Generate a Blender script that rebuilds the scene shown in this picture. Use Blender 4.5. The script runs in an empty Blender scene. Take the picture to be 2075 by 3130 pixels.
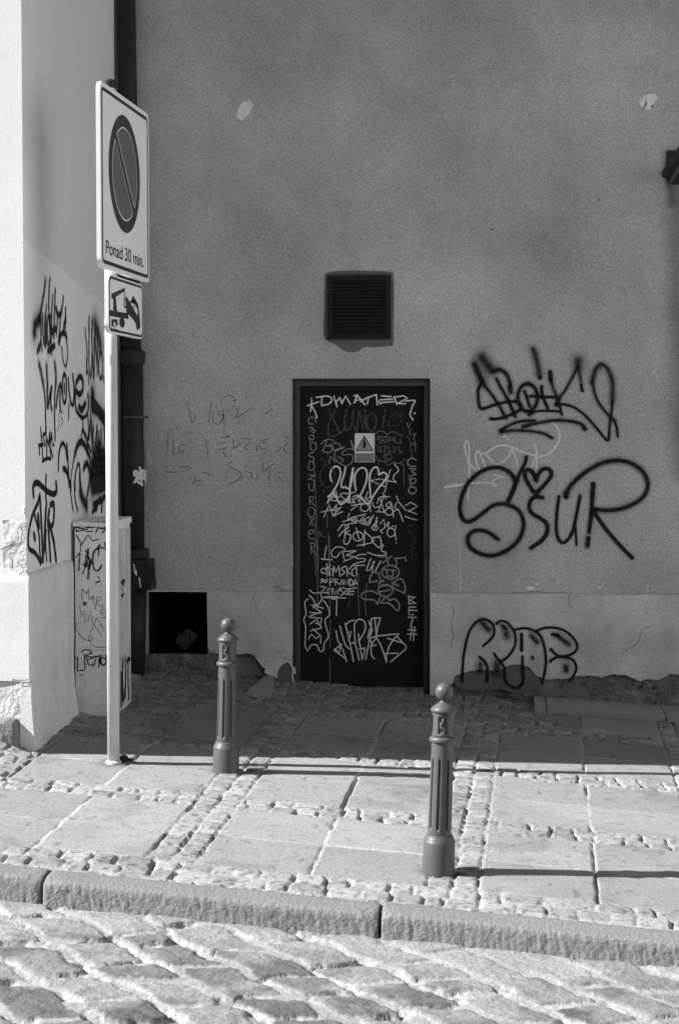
import bpy, bmesh, math, random
import numpy as np
from mathutils import Vector, Matrix
R = math.radians
C = bpy.context.scene.collection
sc = bpy.context.scene

# ------------------------------------------------------------------ camera
F, CX, CY = 5300.0, 1037.5, 1565.0          # lens and centre in photograph pixels (2075 x 3130)
YAW, PIT = R(5.0), R(2.54)
fw = np.array([-math.sin(YAW)*math.cos(PIT), math.cos(YAW)*math.cos(PIT), -math.sin(PIT)])
rt = np.array([math.cos(YAW), math.sin(YAW), 0.0])
up = np.cross(rt, fw)
cam = bpy.data.cameras.new('camera'); camo = bpy.data.objects.new('camera', cam); C.objects.link(camo)
cam.sensor_fit = 'VERTICAL'; cam.sensor_height = 36.0; cam.sensor_width = 24.0
cam.lens = 36.0*F/3130.0
cam.clip_start = 0.05; cam.clip_end = 500
camo.matrix_world = Matrix(((rt[0], up[0], -fw[0], 0), (rt[1], up[1], -fw[1], 0), (rt[2], up[2], -fw[2], 0), (0, 0, 0, 1)))
cam.dof.use_dof = True; cam.dof.focus_distance = 9.6; cam.dof.aperture_fstop = 6.3
sc.camera = camo

# ------------------------------------------------------------------ sky, sun, exposure
SUN_EL, SUN_AZ = R(36.0), R(14.5)            # light travels towards +X and a little towards +Y
w = bpy.data.worlds.new('World'); sc.world = w; w.use_nodes = True
nt = w.node_tree; nt.nodes.clear()
sky = nt.nodes.new('ShaderNodeTexSky'); sky.sky_type = 'NISHITA'; sky.sun_disc = False
sky.sun_elevation = SUN_EL
sdir = Vector((-math.cos(SUN_AZ)*math.cos(SUN_EL), -math.sin(SUN_AZ)*math.cos(SUN_EL), math.sin(SUN_EL)))
sky.sun_rotation = math.atan2(sdir.x, sdir.y)
bw = nt.nodes.new('ShaderNodeRGBToBW'); bg = nt.nodes.new('ShaderNodeBackground'); wo = nt.nodes.new('ShaderNodeOutputWorld')
bg.inputs[1].default_value = 0.05
nt.links.new(sky.outputs[0], bw.inputs[0]); nt.links.new(bw.outputs[0], bg.inputs[0]); nt.links.new(bg.outputs[0], wo.inputs[0])
sl = bpy.data.lights.new('sun', 'SUN'); sl.energy = 5.0; sl.angle = R(0.5); sl.color = (1, 1, 1)
so = bpy.data.objects.new('sun', sl); C.objects.link(so)
so.rotation_mode = 'QUATERNION'; so.rotation_quaternion = sdir.to_track_quat('Z', 'Y')
sc.view_settings.view_transform = 'Standard'; sc.view_settings.look = 'None'
sc.view_settings.exposure = 1.15; sc.view_settings.gamma = 1.0
sc.cycles.max_bounces = 6; sc.cycles.transparent_max_bounces = 24

# ------------------------------------------------------------------ helpers
def ray(x, y): return fw + rt*(x-CX)/F - up*(y-CY)/F
class Surf:
    """a real flat surface: origin, right, up, outward normal"""
    def __init__(s, o, a, b):
        s.o = np.array(o, float); s.a = np.array(a, float); s.a /= np.linalg.norm(s.a)
        b = np.array(b, float); b -= s.a*(b@s.a); s.b = b/np.linalg.norm(b); s.n = np.cross(s.a, s.b)
    def px(s, x, y):
        d = ray(x, y); t = (s.o@s.n)/(d@s.n); P = d*t-s.o
        return (P@s.a, P@s.b)
    def p(s, a, b, off=0.0): return s.o+s.a*a+s.b*b+s.n*off
GX, GY, GZ = -0.05916, 0.02008, -1.9085      # the sloping street
def gz(x, y): return GZ+GX*x+GY*y
YW = 11.138                                   # face of the back wall
XS0, FY, SKW = -2.328, 8.53, -0.03
def XSf(y): return XS0+SKW*(y-FY)               # side face of the corner building
XS = XSf(YW)
GND = Surf((0, 0, GZ), (1, 0, GX), (0, 1, GY))
WALL = Surf((0, YW, 0), (1, 0, 0), (0, 0, 1))
SIDE = Surf((XS0, FY, 0), (SKW, 1, 0), (0, 0, 1))
def G(x, y):
    a, b = GND.px(x, y); return GND.p(a, b)
def W(x, y): return WALL.px(x, y)

def thing(name, label, cat, loc=(0, 0, 0), group=None, kind=None):
    o = bpy.data.objects.new(name, None); C.objects.link(o); o.location = loc
    o.empty_display_size = 0.1
    o['label'] = label; o['category'] = cat
    if group: o['group'] = group
    if kind: o['kind'] = kind
    return o
def wloc(p):
    v = Vector((0, 0, 0))
    while p is not None: v += Vector(p.location); p = p.parent
    return v
def link(name, me, m, parent=None, local=False, label=None, smooth=False):
    o = bpy.data.objects.new(name, me); C.objects.link(o)
    if m is not None:
        for mm in (m if isinstance(m, (list, tuple)) else [m]): me.materials.append(mm)
    if parent is not None:
        o.parent = parent
        if not local: o.location = -wloc(parent)
    if label: o['label'] = label
    if smooth: me.polygons.foreach_set('use_smooth', [True]*len(me.polygons))
    return o
def build(name, bm, m, parent=None, local=False, label=None, smooth=False, bevel=0, segs=2):
    if bevel:
        bmesh.ops.bevel(bm, geom=[e for e in bm.edges if len(e.link_faces) == 2 and e.calc_face_angle(0) > 0.6], offset=bevel, segments=segs, affect='EDGES', profile=0.5)
    bmesh.ops.recalc_face_normals(bm, faces=bm.faces)
    me = bpy.data.meshes.new(name); bm.to_mesh(me); bm.free()
    return link(name, me, m, parent, local, label, smooth)
def box(bm, x0, x1, y0, y1, z0, z1):
    vs = [bm.verts.new((x, y, z)) for z in (z0, z1) for x, y in ((x0, y0), (x1, y0), (x1, y1), (x0, y1))]
    for f in ((0, 3, 2, 1), (4, 5, 6, 7), (0, 1, 5, 4), (1, 2, 6, 5), (2, 3, 7, 6), (3, 0, 4, 7)):
        bm.faces.new([vs[i] for i in f])
    return vs
def tube(bm, p0, p1, r0, r1=None, n=24, caps=True):
    p0, p1 = Vector(p0), Vector(p1); r1 = r0 if r1 is None else r1
    d = (p1-p0).normalized(); q = d.to_track_quat('Z', 'Y')
    rings = []
    for p, r in ((p0, r0), (p1, r1)):
        rings.append([bm.verts.new(p+q@Vector((r*math.cos(2*math.pi*i/n), r*math.sin(2*math.pi*i/n), 0))) for i in range(n)])
    for i in range(n): bm.faces.new((rings[0][i], rings[0][(i+1) % n], rings[1][(i+1) % n], rings[1][i]))
    if caps: bm.faces.new(rings[0][::-1]); bm.faces.new(rings[1])
def lathe(bm, prof, n=48, cx=0, cy=0, fn=None):
    rings = []
    for r, z in prof:
        ring = []
        for i in range(n):
            t = 2*math.pi*i/n; rr = r+(fn(t, z) if fn else 0)
            ring.append(bm.verts.new((cx+rr*math.cos(t), cy+rr*math.sin(t), z)))
        rings.append(ring)
    for a, b in zip(rings, rings[1:]):
        for i in range(n): bm.faces.new((a[i], a[(i+1) % n], b[(i+1) % n], b[i]))
    bm.faces.new(rings[0][::-1]); bm.faces.new(rings[-1])
def slab(bm, surf, pts, off0, off1):
    """flat outline (surface coordinates) given a thickness from off0 to off1"""
    lo = [bm.verts.new(surf.p(a, b, off0)) for a, b in pts]; hi = [bm.verts.new(surf.p(a, b, off1)) for a, b in pts]
    n = len(pts); fs = [bm.faces.new(hi), bm.faces.new(lo[::-1])]
    for i in range(n): bm.faces.new((lo[i], lo[(i+1) % n], hi[(i+1) % n], hi[i]))
    bmesh.ops.triangulate(bm, faces=fs)
def rough_line(pts, amp, step, seed):
    """adds small breaks along a polyline so that an edge looks chipped"""
    rn = random.Random(seed); out = []
    for (x0, y0), (x1, y1) in zip(pts, pts[1:]):
        L = math.hypot(x1-x0, y1-y0); n = max(1, int(L/step))
        for i in range(n):
            t = i/n; k = amp if i else 0
            out.append((x0+(x1-x0)*t+rn.uniform(-k, k), y0+(y1-y0)*t+rn.uniform(-k, k)))
    out.append(pts[-1]); return out

# value noise for numpy
_tab = np.random.RandomState(7).rand(256, 256)
def h01(i, j, s=0): return _tab[(i*7+s*37) % 256, (j*13+s*101+i//256) % 256]
def vn(x, y, s=0):
    xi = np.floor(x).astype(int); yi = np.floor(y).astype(int); fx = x-xi; fy = y-yi
    fx = fx*fx*(3-2*fx); fy = fy*fy*(3-2*fy)
    def t(i, j): return _tab[(i+s*17) % 256, (j+s*59) % 256]
    return (t(xi, yi)*(1-fx)+t(xi+1, yi)*fx)*(1-fy)+(t(xi, yi+1)*(1-fx)+t(xi+1, yi+1)*fx)*fy
def fbm(x, y, s=0, o=4):
    v = 0; a = 0.5
    for k in range(o): v = v+a*vn(x*2**k, y*2**k, s+k); a *= 0.5
    return v/(1-0.5**o)
def sm(t): t = np.clip(t, 0, 1); return t*t*(3-2*t)

# ------------------------------------------------------------------ materials (all greys: the place is seen in black and white)
def mat(name, base, rough=0.9, grain=0.0, gscale=160, blotch=0.0, bscale=1.3, bump=0.0, bdist=0.004, bumpscale=None, spec=0.25, metal=0.0, attr=None, streak=0.0, sscale=(9, 9, 0.7), spots=0.0, spscale=30):
    m = bpy.data.materials.new(name); m.use_nodes = True; n = m.node_tree.nodes; l = m.node_tree.links
    b = n['Principled BSDF']; b.inputs['Roughness'].default_value = rough; b.inputs['Specular IOR Level'].default_value = spec
    b.inputs['Metallic'].default_value = metal
    tc = n.new('ShaderNodeTexCoord'); cur = None
    def math_(op, a, c=None, d=None):
        x = n.new('ShaderNodeMath'); x.operation = op
        for i, v in enumerate((a, c, d)):
            if v is None: continue
            if isinstance(v, (int, float)): x.inputs[i].default_value = v
            else: l.new(v, x.inputs[i])
        return x.outputs[0]
    def noise(scale, det=3, rg=0.6, vec=None):
        t = n.new('ShaderNodeTexNoise'); t.inputs['Scale'].default_value = scale; t.inputs['Detail'].default_value = det
        t.inputs['Roughness'].default_value = rg; l.new(vec or tc.outputs['Object'], t.inputs['Vector']); return t.outputs['Fac']
    if attr:
        a = n.new('ShaderNodeAttribute'); a.attribute_name = attr; cur = math_('MULTIPLY', a.outputs['Fac'], base)
    else:
        v = n.new('ShaderNodeValue'); v.outputs[0].default_value = base; cur = v.outputs[0]
    if blotch:
        f = noise(bscale, 5, 0.62); cur = math_('MULTIPLY', cur, math_('MULTIPLY_ADD', math_('SUBTRACT', f, 0.5), 4*blotch, 1.0))
    if streak:
        mp = n.new('ShaderNodeMapping'); l.new(tc.outputs['Object'], mp.inputs[0]); mp.inputs['Scale'].default_value = sscale
        f = noise(1.0, 4, 0.6, mp.outputs[0]); cur = math_('MULTIPLY', cur, math_('MULTIPLY_ADD', math_('SUBTRACT', f, 0.5), 4*streak, 1.0))
    if spots:
        f = noise(spscale, 3, 0.5); k = math_('MULTIPLY', math_('GREATER_THAN', f, 0.66), -spots); cur = math_('MULTIPLY', cur, math_('ADD', k, 1.0))
    if grain:
        f = noise(gscale, 2, 0.7); cur = math_('MULTIPLY', cur, math_('MULTIPLY_ADD', math_('SUBTRACT', f, 0.5), 5*grain, 1.0))
    cc = n.new('ShaderNodeCombineColor')
    cl = math_('MAXIMUM', math_('MINIMUM', cur, 0.9), 0.004)
    for i in range(3): l.new(cl, cc.inputs[i])
    l.new(cc.outputs[0], b.inputs['Base Color'])
    if bump:
        bp = n.new('ShaderNodeBump'); bp.inputs['Strength'].default_value = bump; bp.inputs['Distance'].default_value = bdist
        l.new(noise(bumpscale or gscale*0.6, 4, 0.65), bp.inputs['Height']); l.new(bp.outputs[0], b.inputs['Normal'])
    m['base'] = base
    return m
M = {}
M['wall'] = mat('grey_plaster', 0.49, 0.95, grain=0.34, gscale=140, blotch=0.32, bscale=0.9, bump=0.35, bdist=0.003, bumpscale=120, streak=0.02)
M['plinth'] = mat('plinth_render', 0.56, 0.95, grain=0.34, gscale=130, blotch=0.5, bscale=2.2, bump=0.5, bdist=0.004, bumpscale=60)
M['base'] = mat('exposed_base', 0.17, 0.95, grain=0.3, gscale=60, blotch=0.7, bscale=6, spots=0.5, spscale=14, bump=1.0, bdist=0.02, bumpscale=22)
M['damp'] = mat('damp_render', 0.15, 0.95, grain=0.13, gscale=90, blotch=0.18, bscale=5, bump=0.5, bdist=0.005, bumpscale=60)
M['patch'] = mat('plaster_patch', 0.85, 0.95, grain=0.1, gscale=90, blotch=0.1, bscale=12, bump=0.5)
M['mortar'] = mat('mortar_patch', 0.17, 0.95, grain=0.12, gscale=90, blotch=0.1, bscale=8, bump=0.6)
M['cwall'] = mat('pale_plaster', 0.74, 0.95, grain=0.16, gscale=140, streak=0.010, sscale=(1, 4, 0.12), blotch=0.03, bscale=2.0, bump=0.4, bdist=0.004, bumpscale=80)
M['cband'] = mat('pale_plaster_repaint', 0.83, 0.95, grain=0.1, gscale=140, blotch=0.03, bscale=3, bump=0.4, bdist=0.004, bumpscale=80)
M['cplinth'] = mat('pale_plinth', 0.74, 0.95, grain=0.14, gscale=85, blotch=0.1, bscale=3, bump=0.5, bdist=0.005, bumpscale=50, streak=0.1, sscale=(7, 7, 1.2))
M['cfront'] = mat('pale_front', 0.76, 0.95, grain=0.04, gscale=95, blotch=0.02, bscale=2, bump=0.35, bdist=0.003, bumpscale=90)
M['pfacade'] = mat('bounce_facade', 0.60, 0.95, grain=0.05, gscale=95, blotch=0.05, bscale=1)
M['crough'] = mat('broken_plaster', 0.62, 0.95, grain=0.1, gscale=70, blotch=0.12, bscale=9, bump=1.0, bdist=0.012, bumpscale=35)
M['cstone'] = mat('rubble_stone', 0.24, 0.95, grain=0.14, gscale=60, blotch=0.3, bscale=6, bump=1.0, bdist=0.02, bumpscale=18)
M['iron'] = mat('black_iron_paint', 0.025, 0.55, grain=0.2, gscale=60, blotch=0.3, bscale=6, bump=0.4, bumpscale=40)
M['ironlite'] = mat('worn_grey_paint', 0.10, 0.6, blotch=0.2, bscale=8, bump=0.3, bumpscale=40)
M['black'] = mat('black_gap', 0.006, 0.9)
M['frame'] = mat('door_frame_paint', 0.085, 0.6, grain=0.12, gscale=70, blotch=0.2, bscale=4, bump=0.3, bumpscale=40)
M['framedk'] = mat('door_frame_edge', 0.03, 0.6, blotch=0.2, bscale=5)
M['leaf'] = mat('door_black_paint', 0.021, 0.6, grain=0.15, gscale=60, blotch=0.2, bscale=3, bump=0.2, bumpscale=20, spec=0.1)
M['vent'] = mat('vent_paint', 0.032, 0.9, spec=0.03, grain=0.15, gscale=60, blotch=0.15, bscale=10)
M['pole'] = mat('galvanised_steel', 0.62, 0.55, grain=0.06, gscale=80, blotch=0.07, bscale=9, bump=0.2, bumpscale=40, spec=0.3, streak=0.05)
M['signface'] = mat('sign_white', 0.88, 0.5, grain=0.03, gscale=120, blotch=0.02, bscale=5)
M['signedge'] = mat('sign_edge', 0.72, 0.5, blotch=0.05, bscale=10)
M['signback'] = mat('sign_back', 0.35, 0.6, blotch=0.1, bscale=8)
M['signdark'] = mat('sign_ring', 0.045, 0.5, grain=0.05, blotch=0.08, bscale=9)
M['signmid'] = mat('sign_disc', 0.135, 0.5, grain=0.06, gscale=100, blotch=0.07, bscale=7)
M['signblack'] = mat('sign_black', 0.035, 0.5)
M['warn'] = mat('warning_yellow_as_grey', 0.42, 0.5, grain=0.05)
M['warnw'] = mat('warning_white', 0.9, 0.5, grain=0.03)
M['bollard'] = mat('bollard_paint', 0.082, 0.46, spots=0.35, spscale=55, grain=0.12, gscale=110, blotch=0.12, bscale=14, bump=0.5, bdist=0.002, bumpscale=90, spec=0.4)
M['cab'] = mat('cabinet_grey', 0.86, 0.8, grain=0.16, gscale=120, blotch=0.14, bscale=5, bump=0.3, bumpscale=40, streak=0.05)
M['cabside'] = mat('cabinet_side_streaked', 0.68, 0.8, grain=0.12, gscale=80, blotch=0.12, bscale=6, streak=0.3, sscale=(40, 40, 1.2))
M['pave'] = mat('pavement_stone', 1.0, 0.9, grain=0.28, gscale=130, blotch=0.06, bscale=3, bump=0.6, bdist=0.006, bumpscale=45, attr='tone')
M['road'] = mat('street_setts', 1.0, 0.9, grain=0.28, gscale=120, blotch=0.13, bscale=9, bump=0.9, bdist=0.012, bumpscale=30, attr='tone')
M['kerb'] = mat('kerb_granite', 0.205, 0.9, grain=0.18, gscale=120, blotch=0.08, bscale=4, bump=1.0, bdist=0.008, bumpscale=70)
M['slabstone'] = mat('grey_slab', 0.30, 0.9, grain=0.12, gscale=80, blotch=0.1, bscale=5, bump=0.6, bumpscale=40)
M['ground'] = mat('far_ground', 0.33, 0.95, blotch=0.1, bscale=0.6, grain=0.1, gscale=20)
M['rag'] = mat('old_card', 0.028, 0.95, blotch=0.4, bscale=20)
M['paper'] = mat('torn_paper', 0.6, 0.9, blotch=0.1, bscale=30)
M['roof'] = mat('roof_sheet', 0.2, 0.8)

def paint(name, col, lo=0.55, hi=0.95, rough=0.6, amax=1.0, wear=0.0):
    """paint that covers what is beneath it where the stroke runs: soft or crisp edge, speckled overspray"""
    m = bpy.data.materials.new(name); m.use_nodes = True; n = m.node_tree.nodes; l = m.node_tree.links
    b = n['Principled BSDF']; b.inputs['Base Color'].default_value = (col, col, col, 1); b.inputs['Roughness'].default_value = rough
    b.inputs['Specular IOR Level'].default_value = 0.2
    def A(nm):
        a = n.new('ShaderNodeAttribute'); a.attribute_name = nm; return a.outputs['Fac']
    def math_(op, a, c=None, d=None):
        x = n.new('ShaderNodeMath'); x.operation = op
        for i, v in enumerate((a, c, d)):
            if v is None: continue
            if isinstance(v, (int, float)): x.inputs[i].default_value = v
            else: l.new(v, x.inputs[i])
        return x.outputs[0]
    s = A('sc'); e = A('ec'); f = A('fz')
    r = math_('SQRT', math_('ADD', math_('MULTIPLY', s, s), math_('MULTIPLY', e, e)))
    tc = n.new('ShaderNodeTexCoord'); t = n.new('ShaderNodeTexNoise'); t.inputs['Scale'].default_value = 130; t.inputs['Detail'].default_value = 3
    l.new(tc.outputs['Object'], t.inputs['Vector'])
    r = math_('ADD', r, math_('MULTIPLY', math_('SUBTRACT', t.outputs['Fac'], 0.5), 0.45))
    # fz widens the soft edge: 0 crisp, 1 wholly diffuse
    lo_ = math_('MULTIPLY_ADD', f, -lo, lo)
    mr = n.new('ShaderNodeMapRange'); mr.interpolation_type = 'SMOOTHSTEP'
    l.new(r, mr.inputs[0]); l.new(lo_, mr.inputs[1]); mr.inputs[2].default_value = hi; mr.inputs[3].default_value = amax; mr.inputs[4].default_value = 0.0
    al = mr.outputs[0]
    if wear:
        t2 = n.new('ShaderNodeTexNoise'); t2.inputs['Scale'].default_value = 45; t2.inputs['Detail'].default_value = 5; l.new(tc.outputs['Object'], t2.inputs['Vector'])
        m2 = n.new('ShaderNodeMapRange'); l.new(t2.outputs['Fac'], m2.inputs[0]); m2.inputs[1].default_value = 0.42; m2.inputs[2].default_value = 0.62; m2.inputs[3].default_value = 1.0; m2.inputs[4].default_value = 1.0-wear
        al = math_('MULTIPLY', al, m2.outputs[0])
    al = math_('MULTIPLY', al, A('am'))
    l.new(al, b.inputs['Alpha'])
    return m
P = {}
P['spray'] = paint('black_spray', 0.012, 0.40, 1.0)
P['mark'] = paint('black_marker', 0.015, 0.75, 1.0)
P['markworn'] = paint('worn_black_marker', 0.03, 0.7, 1.0, wear=0.35)
P['pale'] = paint('faded_white', 0.88, 0.7, 1.0, amax=0.95, wear=0.1)
P['white'] = paint('white_marker', 0.80, 0.8, 1.0)
P['whiteb'] = paint('bright_white_marker', 0.9, 0.8, 1.0)
P['grey'] = paint('grey_marker', 0.36, 0.6, 1.0, wear=0.2)
P['dim'] = paint('dim_marker', 0.10, 0.55, 1.0, amax=0.9, wear=0.3)
P['faint'] = paint('faint_scratch', 0.03, 0.6, 1.0, amax=0.8, wear=0.3)
P['pencil'] = paint('grey_pen', 0.09, 0.6, 1.0, amax=0.85, wear=0.3)

def catmull(P_, step):
    if len(P_) == 2:
        a, b = P_; n = max(1, int(math.dist(a[:2], b[:2])/step)); return [tuple(a[k]+(b[k]-a[k])*i/n for k in range(len(a))) for i in range(n+1)]
    out = []; Q = [P_[0]]+list(P_)+[P_[-1]]
    for i in range(1, len(Q)-2):
        p0, p1, p2, p3 = Q[i-1:i+3]; n = max(2, int(math.dist(p1[:2], p2[:2])/step))
        for k in range(n):
            t = k/n
            out.append(tuple(0.5*((2*b)+(c-a)*t+(2*a-5*b+4*c-d)*t*t+(3*b-a-3*c+d)*t**3) for a, b, c, d in zip(p0, p1, p2, p3)))
    out.append(P_[-1]); return out
def tag(parent, surf, crop, width, data, m, off=0.002, label=None, name='graffiti_tag', smooth=True):
    """crop=(x0,y0,scale): the writing's control points in an enlarged view of the photograph, put back on the real surface.
    data: strokes 'x,y x,y ...' split by ';'; 'c x y rx ry' is a ring; 'w0.02' sets width in metres, 'f0.6' its softness."""
    x0, y0, k = crop; V = []; Fa = []; S = []; E = []; Z = []; AM = []; lay = 0; isp = m in (P['spray'],); wk = 1.18 if isp and surf is WALL else 1.0; wd = width; fz = 0.0
    for st in data.replace('\n', ' ').split(';'):
        toks = st.split(); pts = []; w_ = wd; f_ = fz
        if not toks: continue
        if toks[0][0] == 'W': wd = w_ = float(toks[0][1:]); toks = toks[1:]
        if toks and toks[0][0] == 'Z': fz = f_ = float(toks[0][1:]); toks = toks[1:]
        if toks and toks[0][0] == 'w': w_ = float(toks[0][1:]); toks = toks[1:]
        if toks and toks[0][0] == 'f': f_ = float(toks[0][1:]); toks = toks[1:]
        sq = not smooth
        if toks and toks[0] == '/': sq = True; toks = toks[1:]
        if not toks: continue
        if toks[0] == 'c':
            cx, cy, rx, ry = map(float, toks[1:5])
            pts = [(cx+rx*math.cos(t), cy+ry*math.sin(t)) for t in [2*math.pi*i/12-1.5 for i in range(13)]]
        else:
            pts = [tuple(map(float, t.split(','))) for t in toks]
        if len(pts) == 1: pts = [pts[0], (pts[0][0]+1, pts[0][1]+1)]
        q = [surf.px(x0+x/k, y0+y/k) for x, y in pts]
        # soft strokes are laid wider, their core keeps its width
        hw0 = w_*wk*0.5*(1.15+0.9*f_)
        if sq and len(q) > 2:
            c = []
            for a, b in zip(q, q[1:]): c += catmull([a, b], 0.02)[:-1]
            c.append(q[-1])
        else: c = catmull(q, max(0.006, w_*0.4))
        c = [p for i, p in enumerate(c) if i == 0 or math.dist(p, c[i-1]) > 1e-5]
        if len(c) < 2: continue
        c_core = c
        for hw, f_, am in (((hw0*2.3, 1.0, 0.20 if f_ < 0.3 else 0.38), (hw0, f_, 1.0-0.35*f_)) if isp else ((hw0, f_, 1.0),)):
          c = c_core
          d0 = np.array(c[0])-np.array(c[1]); d0 = d0/np.linalg.norm(d0); d1 = np.array(c[-1])-np.array(c[-2]); d1 = d1/np.linalg.norm(d1)
          c = [tuple(np.array(c[0])+d0*hw)]+c+[tuple(np.array(c[-1])+d1*hw)]
          ee = [1.0]+[0.0]*(len(c)-2)+[1.0]; n = len(c); base = len(V); L = 0
          for i in range(n):
              a = np.array(c[max(0, i-1)]); b = np.array(c[min(n-1, i+1)]); t = b-a; t = t/(np.linalg.norm(t)+1e-9); nn = np.array([-t[1], t[0]])
              o = off+lay*0.00006+i*0.0000015
              for s in (-1, 0, 1):
                  V.append(surf.p(c[i][0]+nn[0]*hw*s, c[i][1]+nn[1]*hw*s, o)); S.append(float(s)); E.append(ee[i]); Z.append(f_); AM.append(am)
              if i:
                  p = base+(i-1)*3; q_ = p+3
                  Fa.append((p, p+1, q_+1, q_)); Fa.append((p+1, p+2, q_+2, q_+1))
          lay += 1
    me = bpy.data.meshes.new(name); me.from_pydata([tuple(v) for v in V], [], Fa)
    for nm, dat in (('sc', S), ('ec', E), ('fz', Z), ('am', AM)):
        at = me.attributes.new(nm, 'FLOAT', 'POINT'); at.data.foreach_set('value', dat)
    return link(name, me, m, parent, label=label)

def sheet(name, xs, ys, Z, tone, m, kind='structure'):
    ny, nx = Z.shape
    co = np.zeros((ny*nx, 3), np.float32); XX, YY = np.meshgrid(xs, ys)
    co[:, 0] = XX.ravel(); co[:, 1] = YY.ravel(); co[:, 2] = Z.ravel()
    idx = np.arange(ny*nx).reshape(ny, nx)
    q = np.stack([idx[:-1, :-1], idx[:-1, 1:], idx[1:, 1:], idx[1:, :-1]], -1).reshape(-1, 4)
    me = bpy.data.meshes.new(name); me.vertices.add(len(co)); me.vertices.foreach_set('co', co.ravel())
    me.loops.add(q.size); me.loops.foreach_set('vertex_index', q.ravel().astype(np.int32))
    me.polygons.add(len(q)); me.polygons.foreach_set('loop_start', np.arange(0, q.size, 4, dtype=np.int32))
    me.update(); me.validate()
    me.polygons.foreach_set('use_smooth', [True]*len(q))
    at = me.attributes.new('tone', 'FLOAT', 'POINT'); at.data.foreach_set('value', tone.ravel().astype(np.float32))
    o = link(name, me, m); o['kind'] = kind; return o

# ------------------------------------------------------------------ ground, pavement, kerb, road
KS = -0.0657                                   # direction of the kerb
KV = 6.425                                     # back of the kerb (at x = 0)
def cells(p, q, L, Wd, seed, jit=0.22, rowjit=0.0):
    row = np.floor(q/Wd).astype(int); sh = h01(row, row*0+3, seed)*L*7
    pp = p+sh; k = np.floor(pp/L).astype(int)
    def bd(kk): return (kk+(h01(kk, row, seed+1)-0.5)*2*jit)*L
    b0 = bd(k); low = pp < b0; k = np.where(low, k-1, k); b1 = bd(k+1); hi = pp >= b1; k = np.where(hi, k+1, k)
    b0 = bd(k); b1 = bd(k+1)
    dp = np.minimum(pp-b0, b1-pp); qq = q-row*Wd; dq = np.minimum(qq, Wd-qq)
    up_ = (pp-(b0+b1)/2)/L; uq = qq/Wd-0.5
    return k, row, dp, dq, up_, uq
def sett_profile(X, Y, p, q, L, Wd, seed, jit=0.22, joint=0.016, rnd=0.02, hj=0.0035, dome=0.002, gap=0.0035, warp=0.009, tilt=0.006, fine=0.004, round_=0.12, qk_=1.0):
    p = p+warp*(fbm(X*9, Y*9, seed+3)-0.5)*2; q = q+warp*(fbm(X*9, Y*9, seed+9)-0.5)*2
    k, row, dp, dq, a, b = cells(p, q, L, Wd, seed, jit)
    dq = dq*qk_; d = np.minimum(dp, dq); cr = 0.5*np.minimum(L, Wd)*0.4
    # rounded corners
    dd = np.where((dp < cr) & (dq < cr), cr-np.sqrt((cr-dp)**2+(cr-dq)**2), d)
    fill = fbm(X*6, Y*6, seed+21, 3)
    jd = joint*np.clip(0.5+3.2*(fill-0.45), 0.2, 1.4)
    inn = sm((dd-gap)/0.0065)
    h = -jd*(1-inn)-round_*joint*np.exp(-np.clip(dd-gap, 0, 1)/rnd*3)*inn
    h = h+inn*((h01(k, row, seed+4)-0.5)*2*hj+(h01(k, row, seed+5)-0.5)*a*tilt+(h01(k, row, seed+6)-0.5)*b*tilt+dome*(1-(2*b)**2)*0.5)
    h = h+inn*(fbm(X*42, Y*42, seed+30, 3)-0.5)*fine
    return h, inn, h01(k, row, seed+8), fill

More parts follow.
